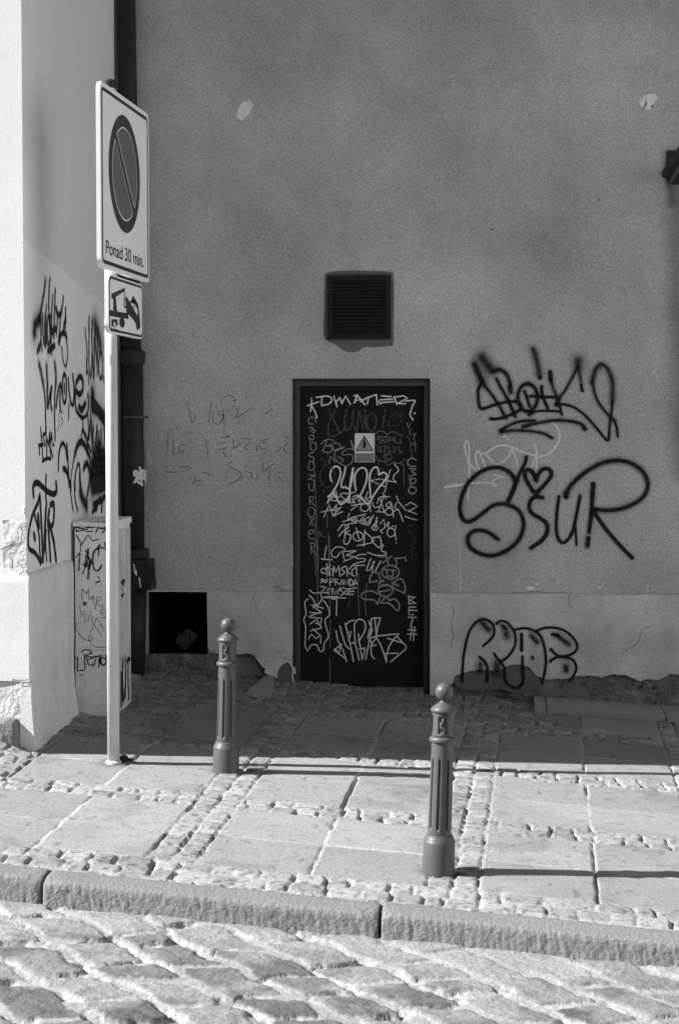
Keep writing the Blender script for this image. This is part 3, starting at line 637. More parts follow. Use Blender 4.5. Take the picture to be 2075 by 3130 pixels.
dtag(d1, 8, """/ 450,1320 500,1220 520,1322;/ 460,1290 540,1292;600,1252 545,1262 570,1298 600,1322 550,1347;/ 600,1262 700,1242;/ 640,1260 620,1352;680,1330 720,1290 690,1280 670,1322 700,1352;730,1290 740,1340 770,1290 790,1342 830,1240;
 870,1292 820,1312 850,1352 862,1445;880,1350 900,1400 950,1392;930,1362 950,1300 1012,1290;/ 990,1300 945,1440;/ 988,1250 1020,1310;/ 985,1285 1060,1290;1062,1340 1020,1378 1060,1400 1075,1350 1100,1500;/ 1130,1280 1150,1340 1228,1432;
 / 1222,1382 1280,1347 1350,1390 1250,1442;/ 1245,1432 1340,1470;/ 1100,1440 1150,1420 1200,1550;/ 1130,1350 1110,1400 1150,1430;/ 1220,1492 1262,1510 1340,1532;/ 655,1432 760,1350;/ 660,1380 790,1362;c 800 1402 45 40;c 1055 1445 42 36;/ 915,1445 1010,1450;450,1325 600,1345 700,1352;/ 960,1310 1000,1440""", P['white'], 'tangled white letters across the door below the large figures')
dtag(d1, 8, '/ 375,1500 430,1372 470,1490;/ 345,1450 470,1422;/ 510,1372 455,1440 560,1395 460,1495 570,1445;/ 505,1380 490,1490', P['white'], 'two angular white letters at the left of the door')
dtag(d1, 8, """570,1552 640,1532 720,1535 770,1572;620,1575 720,1560;/ 640,1462 618,1530 700,1492 720,1532;c 690 1528 28 22;/ 720,1492 812,1468 740,1552 842,1502;/ 785,1545 830,1590 862,1492 842,1595 890,1482;c 800 1560 20 20;880,1600 930,1540 900,1622;c 905 1612 32 25;
 / 960,1572 1000,1522 1010,1612 970,1642;/ 960,1640 985,1670;1020,1602 1050,1552 1050,1622 1100,1592;c 1072 1662 40 44;/ 1122,1592 1112,1652 1125,1740;/ 930,1500 910,1560;/ 1125,1770 1127,1773""", P['white'], 'tangled white letters slanting down across the middle of the door')
dtag(d1, 9, """520,1642 570,1582 632,1602 560,1662 530,1702;/ 600,1602 590,1722;640,1642 600,1672 652,1692 632,1770 592,1782 582,1740;c 730 1702 52 48;/ 710,1617 742,1730;/ 800,1637 790,1805;/ 722,1800 860,1772 900,1740 805,1660;
 960,1712 900,1712 872,1740 912,1792 955,1820 972,1770 955,1700;992,1790 972,1850 1022,1870 1000,1897 920,1900 832,1870""", P['white'], 'rounded white letters above the long word at mid door')
dtag(d1, 8, """/ 400,1805 378,1940;/ 345,1938 460,1947;600,1842 560,1815 500,1815 455,1860 465,1915 510,1915 540,1870;/ 560,1862 720,1850 600,1900 705,1912 575,1967 592,1960;/ 565,1865 590,1945;
 812,1890 735,1895 712,1932 790,1932 802,1958 700,1985 680,2005 800,2003""", P['white'], 'spaced white capitals sloping across the door')
dtag(d2, 9, '/ 862,227 815,352 850,352 902,258;/ 890,262 875,372 905,368 965,255', P['white'], 'white zigzag letter at the end of the sloping word')
dtag(d2, 14, """/ 945,207 1020,215;/ 985,272 1080,205;/ 1022,190 1045,282;/ 1110,225 1135,272 1112,318;/ 1112,228 1162,228 1222,215 1225,258;W0.011 c 1067 370 90 72;/ 1000,342 1052,347;/ 1027,347 1032,387;/ 1070,352 1118,352;/ 1092,352 1092,400;/ 1030,412 1090,415;
 850,480 858,412 900,372 945,385 957,440;/ 850,478 932,463;/ 955,470 1000,465;/ 985,450 945,495;c 1015 562 74 62;/ 945,520 1052,505;/ 945,577 1060,555;/ 1085,470 1100,540 1215,590;1215,590 1220,520 1190,450 1150,445 1105,485 1152,512;
 938,602 880,570 800,575 765,612 790,650 900,662 932,702 958,635;/ 1005,642 968,690;968,690 1060,702 1140,770 1160,722 1130,662 1080,650 1065,672 1035,635""", P['grey'], 'grey marker doodle of a figure with a round face and big shoes')
dtag(d2, 9, """400,332 355,335 352,375 392,385;/ 405,282 410,412;/ 390,352 440,302;/ 435,282 430,402;/ 440,402 432,342 465,337 470,412;/ 470,402 475,302 500,372 530,302 542,412;600,312 555,332 590,372 560,402;/ 610,312 620,412;/ 670,302 615,365 690,412;/ 670,402 665,352 715,312 715,412;
 / 355,440 392,480;/ 340,480 410,442;/ 345,452 412,470;/ 440,512 435,442 475,442 470,470 440,475;/ 495,502 490,442 530,442 500,465 542,502;/ 545,502 560,447 575,502;/ 580,452 590,502 610,452 620,502 640,442;640,442 645,510 682,480 650,442;/ 680,512 700,437 720,495;/ 680,490 720,490;
 / 335,520 400,525 345,582 420,585;/ 420,602 415,542 460,542 460,602;/ 470,542 490,602 510,547 520,602 540,532;580,532 545,552 580,590 550,612;/ 590,542 630,542 580,592 612,602;/ 715,532 630,547;/ 690,567 625,577;/ 680,602 620,602;/ 640,542 625,602;/ 340,590 350,635 600,640;/ 365,632 520,625;/ 460,650 510,655 505,822""", P['white'], 'three stacked lines of white capitals low on the left of the door')
dtag(d2, 4.5, '/ 305,0 318,250 308,480 310,690;/ 282,0 285,250 290,400;/ 432,0 436,600 442,800;/ 442,870 437,1040 440,1160;/ 435,1270 440,1400 437,1535;740,380 730,550 745,830;820,480 805,700 815,830', P['grey'], 'long thin drips of marker low on the door')
dtag(d2, 9, """225,555 270,590 332,580;222,612 260,650 300,722 355,650;210,648 175,690 190,800 165,870 185,940 180,1130 205,1190;220,1175 240,1132 300,1130 330,1192 370,1185 380,1110 422,1040 395,930 390,860 432,820 420,740 370,665;
 / 245,712 370,747;/ 302,702 262,742;/ 285,742 350,790;/ 230,790 340,800;/ 225,830 332,790;/ 230,842 352,850 340,922 290,900;/ 230,912 300,862 350,952;/ 235,982 350,952;/ 260,962 340,1032;/ 215,1067 245,1012 290,1062 345,1032 340,1112""", P['white'], 'white vertical word in a wavy outline at the lower left of the door')
dtag(d2, 9, """/ 1255,622 1262,700;/ 1250,622 1330,632 1265,662 1340,695 1250,700;/ 1262,732 1257,812 1310,815;/ 1262,732 1330,737;/ 1260,767 1345,770;/ 1250,842 1340,842;/ 1302,842 1275,940;/ 1292,940 1270,1082;/ 1320,940 1305,1082;/ 1250,970 1335,977;/ 1245,1015 1345,1020""", P['white'], 'white capitals with a hash sign down the lower right of the door')
dtag(d2, 10, """500,980 520,1080 570,1180 610,1302;540,930 570,1040 600,1130 640,1170;/ 480,1182 560,1120;/ 480,1182 592,1267;595,902 620,1000 650,1130 682,1302;600,922 640,885 690,872;/ 620,1002 662,990 630,1082;700,1102 692,970 700,900 740,862 800,890 800,980 740,1092;/ 735,1012 742,1120;
 660,1112 700,1120 742,1290;/ 750,1120 772,1290 802,1172;/ 742,1172 802,1160;/ 870,852 860,1000 845,1100 808,1280;/ 870,852 965,845 935,940 920,1040;/ 905,862 922,1040;/ 850,1060 922,1037 1160,1010 1100,1070 1050,1150 1030,1222;922,1052 960,1120 1000,1222 1025,1310;
 922,1052 870,1130 870,1232 900,1272;/ 1135,1042 1230,1140 1227,1170 1070,1305;/ 1035,1060 1180,1105;/ 1005,1220 1142,1215;/ 850,970 830,1060;880,970 850,1060 868,1100;/ 1025,1232 1025,1300;500,1180 530,1210 545,1150;/ 865,1140 915,1130;/ 842,880 870,960""", P['white'], 'large scratchy white crown-like scrawl at the foot of the door')
dtag(d2, 16, '/ 655,625 625,745', P['dim'], 'dim slanted smear on the lower door')

# vent grille
vg = bpy.data.objects.new('vent_grille', None); C.objects.link(vg); vg.parent = bb; vg.location = Vector(((va0+va1)/2, YW, (vb0+vb1)/2))-wloc(bb)
cv = (960, 800, 5.6)
pts = px_list('195,215 240,188 400,162 700,150 1000,158 1200,165 1330,170 1352,200 1360,500 1358,900 1355,1380 1340,1445 1200,1455 1050,1465 900,1455 820,1480 760,1535 660,1550 560,1540 500,1510 430,1465 380,1420 300,1375 210,1345 175,1300 165,1150 180,900 192,500', cv)
bm = bmesh.new(); slab(bm, WALL, rough_line(pts+[pts[0]], 0.002, 0.02, 12)[:-1], -0.003, 0.004); build('mortar_surround', bm, M['mortar'], vg)
bm = bmesh.new(); fwv = 0.032
box(bm, va0, va1, YW-0.020, YW+0.03, vb1-fwv, vb1); box(bm, va0, va1, YW-0.020, YW+0.03, vb0, vb0+fwv)
box(bm, va0, va0+fwv, YW-0.020, YW+0.03, vb0+fwv, vb1-fwv); box(bm, va1-fwv, va1, YW-0.020, YW+0.03, vb0+fwv, vb1-fwv)
build('vent_frame', bm, M['vent'], vg)
ns = 15; hh = (vb1-vb0-2*fwv)/ns
for i in range(ns):
    z = vb0+fwv+hh*(i+0.5); bm = bmesh.new()
    v = [bm.verts.new(p_) for x in (va0+fwv+0.0005, va1-fwv-0.0005) for p_ in ((x, YW-0.0185, z-hh*0.30), (x, YW-0.0165, z-hh*0.22), (x, YW-0.0075, z+hh*0.40), (x, YW-0.0095, z+hh*0.40))]
    for f in ((0, 1, 5, 4), (1, 2, 6, 5), (2, 3, 7, 6), (3, 0, 4, 7), (0, 3, 2, 1), (4, 5, 6, 7)): bm.faces.new([v[k] for k in f])
    build('slat', bm, M['vent'], vg)
bm = bmesh.new(); box(bm, va0+0.006, va1-0.006, YW-0.0065, YW-0.0045, vb0+0.006, vb1-0.006); build('vent_back', bm, M['black'], vg)

# graffiti on the back wall
k6 = (1340, 1020, 2.1778); u6 = 1/2.1778/472.0
tag(bb, WALL, k6, 19*u6, """w0.030 f0.5 240,205 262,260 290,320;f0.2 290,320 265,370 264,430 275,490 300,498 400,465 500,450 540,465 545,500 500,530 440,555 380,568 345,566;w0.035 f0.9 290,155 320,200 350,240;w0.014 f0.6 300,340 350,400 390,460 420,510 445,560;w0.016 f0.3 385,300 410,350 460,440 510,550;f0.5 365,250 410,240 450,270 475,330 480,385;w0.022 470,350 480,385;
 f0.3 c 592 425 65 92;w0.020 572,385 605,480;w0.018 608,415 680,420 770,422;w0.020 685,350 690,410 725,495;w0.028 672,285 674,292;w0.020 f1.0 630,105 645,150 660,210 668,260;w0.027 742,255 746,310;w0.012 f0.8 746,310 765,370 790,430;w0.016 790,430 805,480 820,540;w0.030 f1.0 930,180 930,215;w0.012 f0.6 925,220 880,310 840,380 800,430 780,470;
 w0.022 785,472 800,440;w0.015 f0.2 780,475 830,470 900,490 980,550 1060,640 1125,710 1138,600 1150,520 1155,450;w0.018 f0.8 1155,450 1158,350 1145,280 1120,230 1080,205 1045,240 1022,320;w0.012 f0.6 1022,320 1050,430 1110,520 1170,580;w0.015 1165,575 1185,625 1192,685;w0.012 f0.5 930,230 940,280 948,320;w0.020 948,340 956,380;
 w0.024 605,535 625,525;w0.016 605,535 640,518 720,513 800,518;w0.015 f0.3 640,578 540,585 460,615 415,650;w0.025 415,650 425,648;w0.014 f0.4 415,650 520,645 620,650 700,665 755,695;w0.018 560,618 600,610;w0.015 f0.4 565,618 660,595 780,577 880,583 945,600 972,632;w0.022 970,630 975,636""", P['spray'], 0.0022, 'black spray tag with drooping tail, upper one on the wall right of the door')
tag(bb, WALL, k6, 15*u6, """195,1105 200,1000 205,900 185,810 172,745 190,715 202,760 206,860 240,900 280,930;w0.020 45,1020 180,1000;w0.010 180,1000 300,990 380,1000;265,905 250,850 248,800 265,782 290,830 310,885;310,800 380,752 450,745 520,770 600,800 680,815 750,785 795,722 805,670 780,615 750,590;
 w0.012 290,790 340,830 380,870 430,850 470,810 480,770;w0.012 490,770 510,820 530,880;640,735 652,800 650,880 640,990;w0.012 645,800 630,860 608,895;w0.004 45,1020 50,1065;w0.004 60,1020 62,1060;w0.005 f0.0 105,1120 125,1130;w0.0055 118,1120 125,1250 140,1400 145,1660 143,1760;w0.01 375,940 430,955;w0.01 400,960 365,975 360,1010 392,1010;w0.012 430,690 440,680 465,705;w0.006 270,870 275,905;w0.006 640,880 600,900""", P['pale'], 0.0012, 'faded white tag behind the large black letters')
tag(bb, WALL, k6, 25*u6, """w0.020 f0.2 585,820 575,860 550,910 520,970;w0.030 520,970 500,1030 480,1080 465,1110;f0.25 515,990 480,930 430,900 390,890 330,898 270,925 200,990 160,1070 142,1150 155,1220 190,1252 240,1235 300,1190 360,1145 420,1132 480,1145 530,1175 562,1235 562,1300 530,1375 460,1440 370,1475 290,1468 220,1430 195,1380 210,1330 260,1308 330,1322 395,1368;
 w0.026 648,975 630,930 600,905 575,915 575,950 600,1005 645,1058 700,1010 740,960 750,925 725,898 690,905 660,940 648,975;w0.024 645,1058 648,1065;w0.026 690,1092 655,1085 620,1100 602,1150 620,1195 670,1225 715,1260 725,1310 700,1360 665,1392 615,1425;w0.020 800,1085 788,1180 783,1290 795,1360 825,1392 860,1370 892,1310 918,1200 940,1080;w0.014 908,1270 917,1405;
 w0.030 1028,1000 1022,1090;w0.026 1022,1090 1015,1200 1000,1320;w0.028 f0.1 995,1360 990,1410;w0.030 850,1085 848,1060;w0.022 f0.3 850,1070 880,1010 960,935 1060,872 1130,850 1200,845 1270,858 1340,900 1382,960 1390,1020 1365,1080 1310,1125 1230,1160 1140,1175 1040,1170;w0.024 1030,1180 1090,1270 1180,1380 1285,1492""", P['spray'], 0.0032, 'large black sprayed letters with a heart, right of the door')
u7 = 1/2.1333/472.0
tag(bb, WALL, c7, 16*u7, """155,640 157,560 165,470 182,380 205,310 240,262 280,240 320,243 352,272 362,315 350,355 290,412;265,480 300,512 320,560 318,640;375,268 400,250 440,255 475,290 498,340 498,400 475,450 440,490 405,510 380,490 365,462;405,515 430,555 430,615 455,665 510,685 550,645 548,560 545,480;
 500,305 560,295 620,312 665,350 688,420 698,500 692,570 675,655;w0.021 540,335 540,440;640,312 690,293 760,293 820,312 870,352 900,400 895,440 855,468 790,478 750,455 730,430;725,512 760,487 820,485 870,500 895,545 885,590 850,640;w0.022 f0.9 285,260 325,305;w0.018 f0.3 415,280 438,298;w0.02 f1.0 440,330 445,350;w0.018 f0.7 605,345 640,385;w0.018 f0.2 740,335 775,342;w0.018 f0.8 775,342 845,400;w0.014 f0.4 610,485 613,490;w0.022 f0.9 828,545 830,570;w0.02 f1.0 275,530 270,570;w0.026 f0.9 380,530 378,580""", P['spray'], 0.0325, 'black bubble letters sprayed on the plinth right of the door')
fz = (480, 1180, 3.5636)
tag(bb, WALL, fz, 8/3.5636/472, """270,130 320,160 350,250 375,370 395,400 415,370 415,310;595,180 575,300 568,395;610,280 615,380 650,415 700,390 725,320;680,310 735,320;720,240 735,450;690,180 740,120 800,105 850,130 850,180;820,155 860,150;865,240 880,290 870,345 1035,235;1165,290 1200,290 1250,245;225,400 225,470;/ 275,530 390,508;/ 120,550 120,700;/ 180,590 178,745;
 245,650 250,730 300,700;/ 250,640 315,645;/ 530,570 560,745;555,605 580,585;/ 690,565 790,550;/ 660,630 740,620;665,690 740,680 755,660 730,700 735,750 775,770;/ 830,590 840,680;900,600 900,640 810,700;/ 925,565 1030,580 950,685 1000,690;/ 1090,640 1085,710;/ 1130,595 1220,575;/ 1140,620 1200,615;1115,640 1140,680 1190,685;/ 1330,650 1355,680 1285,710;
 1385,550 1430,570 1430,610 1385,670 1400,715 1435,730;/ 95,935 210,940;240,885 310,870 370,890 330,920;/ 360,980 380,1040;/ 430,985 390,1065;/ 400,1040 490,1025;/ 500,940 610,970;830,830 785,840 780,870 850,905 915,950 905,1000 850,1040 785,1070;/ 970,930 1035,945;/ 1030,960 1030,1005;/ 1100,970 1075,1040;/ 1150,840 1160,940 1270,850;1235,910 1215,1040 1230,1060;/ 1310,945 1345,940;/ 940,990 915,1040;/ 1330,980 1370,1040""", P['faint'], 0.0015, 'faint thin pencilled lines of writing left of the door')
# drips and cracks
P['soft_dark'] = paint('soft_dark', 0.03, 0.3, 1.0, amax=0.30)  # thin dark tone for the soft band below the bracket
tag(bb, WALL, (1875, 380, 5.91), 0.13, 'w0.16 f1.0 1190,700 1195,1300 1205,2000 1225,2900 1250,4200 1290,6200;w0.05 f1.0 1000,950 1030,1150 1060,1400;w0.04 f1.0 970,820 990,1000', P['soft_dark'], 0.0008, 'soft dark band running down below the bracket', name='dark_band')
rn = random.Random(5)
d_ = ';'.join('w%.4f %d,%d %d,%d' % (rn.choice((0.004, 0.005, 0.007, 0.01)), x, y, x+rn.randint(-4, 4), y+rn.randint(2, 7)) for x, y in ((590, 1022), (596, 1030), (480, 735), (1240, 985), (1500, 700), (900, 420), (1720, 930), (1395, 1960), (760, 900), (1830, 610), (540, 560), (1620, 350), (1100, 520), (700, 1330), (640, 1700), (820, 1640), (1960, 1690), (1330, 1500), (1420, 1100)))
tag(bb, WALL, (0, 0, 1), 0.006, d_, P['pencil'], 0.001, 'scattered small knocks in the plaster', name='knock_mark')['kind'] = 'stuff'
d_ = ';'.join('w%.4f %d,%d %d,%d' % (rn.choice((0.004, 0.006, 0.008)), x, y, x+rn.randint(-5, 5), y+rn.randint(1, 4)) for x, y in ((560, 1475), (545, 1470), (1460, 1478), (1780, 720), (1880, 900), (1250, 300), (620, 1760), (700, 1790), (1530, 1790), (990, 250), (1340, 820), (850, 1100)))
tag(bb, WALL, (0, 0, 1), 0.006, d_, P['pale'], 0.001, 'scattered pale specks in the plaster', name='knock_mark')['kind'] = 'stuff'
tag(bb, WALL, (380, 1680, 4.5467), 0.004, '/ 1012,340 1008,450 1010,550;w0.006 995,552 1020,548', P['pale'], 0.003, 'pale drip above the dark recess', name='paint_drip')
tag(bb, WALL, (640, 2020, 4.3556), 0.011, '1085,0 1105,60 1125,120 1115,190 1130,260 1132,320;1140,80 1150,160', P['pale'], 0.034, 'pale worn edge of the plinth beside the door', name='worn_edge')
tag(bb, WALL, d1, 0.006, '40,1790 50,1850 45,1900 48,2010', P['pale'], 0.003, name='worn_edge', label='pale chipped edge beside the door frame')

# ------------------------------------------------------------------ corner building at the left
cb = thing('corner_building', 'pale plastered corner building at the far left with a sunlit front and a graffiti-covered side', 'building', (-2.4, 8.5, gz(-2.4, 8.5)))
FR = Surf((-2.4, FY, 0), (1, 0, 0), (0, 0, 1))
zpl = -0.70                                   # plinth top
zband = 0.86
PEND = 9.555                                  # the side plinth is broken off here
bm = bmesh.new()
def quad(vs): return bm.faces.new([bm.verts.new(v) for v in vs])
T2 = 13.0
quad([(-9, FY, -3), (XS0, FY, -3), (XS0, FY, T2), (-9, FY, T2)])
quad([(-9, 17, -3), (-9, FY, -3), (-9, FY, T2), (-9, 17, T2)]); quad([(XS, 17, -3), (-9, 17, -3), (-9, 17, T2), (XS, 17, T2)])
build('front_wall', bm, M['cfront'], cb, label='sunlit front face')
bm = bmesh.new()
# repaint line falls slightly towards the back
zb0, zb1 = zband+0.12, zband-0.10
quad([(XS0, FY, zb0), (XS, YW, zb1), (XS, YW, T2), (XS0, FY, T2)])
quad([(XS, YW, -3), (XS, 17, -3), (XS, 17, T2), (XS, YW, T2)])
build('side_wall', bm, M['cwall'], cb, label='shaded side face above the repainted band')
bm = bmesh.new(); quad([(XS0, FY, -3), (XS, YW, -3), (XS, YW, zb1), (XS0, FY, zb0)])
build('side_wall', bm, M['cband'], cb, label='lighter repainted lower band of the side face, covered in black tags')
bm = bmesh.new(); box(bm, -9.2, XS+0.45, FY-0.45, 17.2, T2, T2+0.3); build('roof', bm, M['roof'], cb, bevel=0.01)
# chipped arris between front and side
def chipped(x0, z0, z1, r, seed, n=60):
    bm = bmesh.new(); rn = random.Random(seed); prev = None
    return bm
# plinth with rounded top, front and side, ending in a ragged break
def plinth_part(name, m, lab):
    bm = bmesh.new(); prof = [(0.0, zpl+0.004), (0.012, zpl+0.002), (0.022, zpl-0.006), (0.027, zpl-0.018), (0.028, zpl-0.04), (0.028, -1.35), (0.034, -1.47), (0.042, -1.56), (0.05, -1.72)]
    return prof, bm
prof = [(0.0, zpl+0.004), (0.012, zpl+0.002), (0.022, zpl-0.006), (0.027, zpl-0.018), (0.028, zpl-0.04)]
zz = np.arange(zpl-0.06, -1.78, -0.02)
prof += [(0.028+0.022*max(0, (-1.33-z)/0.35), z) for z in zz]
def side_plinth():
    ys = np.arange(FY-0.028, PEND+0.001, 0.012); V = []; Fc = []; m = len(prof)
    for i, y in enumerate(ys):
        for j, (d, z) in enumerate(prof):
            n1 = float(fbm(np.array(y*6), np.array(z*6), 3, 4))-0.5
            bulge = 0.012*n1*(1 if j > 4 else 0.2)+(0.03*max(0, (-1.45-z)/0.25)*(0.5+n1))
            bulge *= min(1.0, max(0.0, (y-FY+0.02)/0.10)); e = PEND-y
            yy = y
            if e < 0.02: yy = y-0.012*(0.5+float(fbm(np.array(z*14), np.array(1.0), 6, 3)))
            if y < FY: yy = FY-0.024
            V.append((XSf(yy)+d+bulge, yy, z))
    for i in range(len(ys)-1):
        for j in range(m-1): a = i*m+j; Fc.append((a, a+m, a+m+1, a+1))
    V += [(XS0-0.03, V[j][1], prof[j][1]) for j in range(m)]; kf = len(V)-m
    for j in range(m-1): Fc.append((j, j+1, kf+j+1, kf+j))
    b0 = (len(ys)-1)*m; k = len(V); V += [(XSf(PEND)-0.02, PEND-0.012, prof[j][1]) for j in range(m)]
    for j in range(m-1): Fc.append((b0+j, k+j, k+j+1, b0+j+1))
    me = bpy.data.meshes.new('side_plinth'); me.from_pydata(V, [], Fc); o = link('side_plinth', me, M['cplinth'], cb, smooth=True); return o
side_plinth()
def front_plinth():
    xs = np.append(np.arange(-4.2, XS0+0.02, 0.014), XS0+0.0305); V = []; Fc = []; prof2 = [p_ for p_ in prof if p_[1] > -1.25]; m = len(prof2)
    for x in xs:
        for j, (d, z) in enumerate(prof2):
            n1 = float(fbm(np.array(x*6), np.array(z*6), 13, 4))-0.5; xx = x
            if x == xs[-1]: xx = XS0+0.0305+0.004*(float(fbm(np.array(z*7), np.array(2.0), 16, 3))-0.5)-(0.02 if j < 2 else 0.008 if j < 4 else 0)
            zz_ = z
            if j == m-1: zz_ = z+0.015*(float(fbm(np.array(x*9), np.array(4.0), 17, 3))-0.5)
            V.append((xx, FY-d-0.006*n1, zz_))
    for i in range(len(xs)-1):
        for j in range(m-1): a = i*m+j; Fc.append((a, a+1, a+m+1, a+m))
    b0 = (len(xs)-1)*m; k = len(V); V += [(V[b0+j][0]-0.003, FY+0.01, V[b0+j][2]) for j in range(m)]
    for j in range(m-1): Fc.append((b0+j, b0+j+1, k+j+1, k+j))
    me = bpy.data.meshes.new('front_plinth'); me.from_pydata(V, [], Fc); return link('front_plinth', me, M['cfront'], cb, smooth=True)
front_plinth()
FRP = Surf((0, FY, 0), (1, 0, 0), (0, 0, 1))
rough_face('broken_plaster', FRP, -4.2, XS0+0.012, -1.70, -1.235, 0.018, 0.010, M['crough'], cb, 31, 'rough broken plaster low on the sunlit corner')
rough_face('broken_plaster', FRP, XS0-0.115, XS0-0.002, zpl+0.002, zpl+0.27, 0.006, 0.009, M['crough'], cb, 37, 'rough patch just above the plinth at the corner', step=0.008, fr=14)
# rubble stones at the foot of the corner
def boulder(bm, cx, cy, cz, sx, sy, sz, seed):
    r0 = bmesh.ops.create_icosphere(bm, subdivisions=4, radius=1.0)
    for v in r0['verts']:
        p_ = v.co.copy(); q = max(abs(p_.x), abs(p_.y), abs(p_.z)); p_ = p_*(0.45+0.55/q)*0.82
        n1 = float(fbm(np.array(p_.x*2.2+seed+p_.z), np.array(p_.y*2.2+p_.z*1.7), seed, 4))-0.5; p_ = p_*(1+0.28*n1)
        v.co = Vector((cx+p_.x*sx, cy+p_.y*sy, cz+p_.z*sz))
for cx, cy, cz, sx, sy, sz, sd in ((-2.455, FY+0.005, -1.525, 0.125, 0.09, 0.135, 3), (-2.71, FY+0.01, -1.52, 0.145, 0.09, 0.145, 7), (-3.02, FY+0.01, -1.50, 0.18, 0.09, 0.15, 9), (-3.4, FY+0.01, -1.49, 0.22, 0.09, 0.16, 12)):
    bm = bmesh.new(); boulder(bm, cx, cy, cz, sx, sy, sz, sd); build('foundation_stone', bm, M['cstone'], cb, smooth=True)
# small breaks along the corner line
rn = random.Random(12)
for z in [0.10, 0.38, 0.96, 1.42, 1.86, -0.15, -0.38, -0.47, -0.53, -0.61]:
    s_ = rn.uniform(0.004, 0.007) if z > -0.3 else rn.uniform(0.010, 0.016)
    bm = bmesh.new(); r0 = bmesh.ops.create_icosphere(bm, subdivisions=2, radius=s_)
    for v in r0['verts']:
        q_ = 1+0.6*(rn.random()-0.5); v.co = Vector((XS0-0.002+v.co.x*0.6*q_, FY+v.co.y*0.6*q_, z+v.co.z*1.3*q_))
    build('plaster_chip', bm, M['crough'], cb)

L2 = (40, 800, 3.3795); L3 = (40, 1450, 2.6273); L7 = (200, 1260, 6.221)
tag(cb, SIDE, L2, 0.0224, """f0.5 335,190 325,290 310,380 290,500 272,600;w0.056 f0.6 272,590 250,630 225,660 220,735;285,560 288,700 290,820 300,915;305,540 305,700 320,860;345,440 338,600 345,840;f0.3 380,180 372,300 370,450 380,650 395,850;410,350 400,500 395,650 375,870;f0.3 435,290 430,450 425,600 418,780;w0.04 400,725 440,690;
 w0.036 445,480 455,530 480,550 500,510;520,360 510,450 495,520;460,560 455,650 445,760;490,560 480,700 468,830;w0.028 540,490 540,590 525,650 525,710;545,580 540,680;w0.036 475,840 490,760 520,735 548,760 550,800;w0.016 550,800 562,930 555,1040 540,1085 515,1010 503,880;280,820 275,912;262,860 264,925;250,905 250,940;w0.04 362,925 425,868;395,900 395,955;
 330,560 325,700 332,880;360,560 350,700 360,860;385,560 400,740""", P['spray'], 0.002, 'spiky black tag high on the side wall')
tag(cb, SIDE, L2, 0.028, """f0.7 270,1060 290,1140 310,1250;w0.0256 310,1250 328,1380 335,1550 340,1780;f0.5 345,1080 352,1200 355,1300;355,1300 352,1420 358,1512 380,1380 400,1290 392,1380 388,1470 400,1530;f0.5 430,1050 442,1150 442,1250;w0.024 440,1250 430,1400 428,1600 435,1840;445,1500 458,1380 480,1275 495,1300 482,1420 488,1512;c 530 1310 22 150;530,1270 530,1350;
 570,1210 580,1350 598,1460 622,1470 630,1330 615,1170;w0.0192 578,1480 572,1625;w0.04 650,1340 685,1370 715,1330 722,1240 690,1185 650,1250;w0.028 645,1300 640,1420 655,1540 715,1610 765,1565 778,1450 770,1370;w0.048 680,1500 708,1530 745,1465""", P['spray'], 0.0026, 'tall black letters ending in a round one across the side wall')
tag(cb, SIDE, L2, 0.024, """745,690 752,800 765,900 760,1020 765,1140;f0.4 785,580 785,700;785,700 785,900 785,1050 800,1190 812,1100 815,980;f0.3 820,600 812,760 820,950 832,1190 840,1100 838,800;775,1140 780,1258;850,680 848,850 858,950 865,1050;875,690 870,900 870,1172;c 905 1070 20 140;w0.028 935,1190 938,1222;952,1250 957,1302;w0.072 f1.0 845,650 875,740 900,860;765,1000 758,1150""", P['spray'], 0.0022, 'narrow black tag just left of the sign pole')
tag(cb, SIDE, L2, 0.0208, """285,1720 292,1790 300,1900 310,2040;275,1900 312,1888;330,1780 310,1790 325,1860 330,1900;/ 350,2030 345,1810 368,1900 380,1750 385,2000;395,1775 405,1840;400,1790 385,1900 412,2020;305,2062 345,2035 390,2035;275,1985 272,1905;w0.016 262,1885 266,1895;410,1890 420,1892""", P['mark'], 0.002, 'small black marker letters below the tall black word')
tag(cb, SIDE, L2, 0.0096, '495,1500 470,1600 480,1680 462,1750;510,1530 490,1600 515,1640 495,1700;480,1540 515,1560', P['faint'], 0.0015, 'faint thin scribble between the black tags')
tag(cb, SIDE, L2, 0.032, """w0.096 f0.4 820,1380 822,1470;w0.104 820,1475 870,1525 920,1590 968,1665;w0.04 970,1150 966,1320 965,1500 950,1560;935,1650 945,1780 960,1930 973,2040;w0.024 800,1570 795,1700 785,1830;w0.02 715,1630 722,1680 708,1780 712,1850;w0.024 770,1600 780,1750 765,1900 770,2000;830,1700 822,1830 826,1960;865,1700 858,1850 870,2000;880,1760 878,1950 874,2050;
 910,1740 905,1840 885,1920 895,2060;720,1740 750,1800 770,1880 800,1960;805,1650 815,1850 835,2000;w0.12 f0.5 830,2080 885,2060 935,2050;w0.12 825,2160 870,2150 900,2150;w0.04 910,2100 930,2200;w0.128 f0.2 822,2260 870,2255 945,2235;w0.144 820,2310 880,2295 945,2270;w0.08 f0.6 905,1980 935,2010 940,2080;w0.048 f0.5 850,1900 860,2050""", P['spray'], 0.003, 'dense black overlapping spray behind the sign pole')
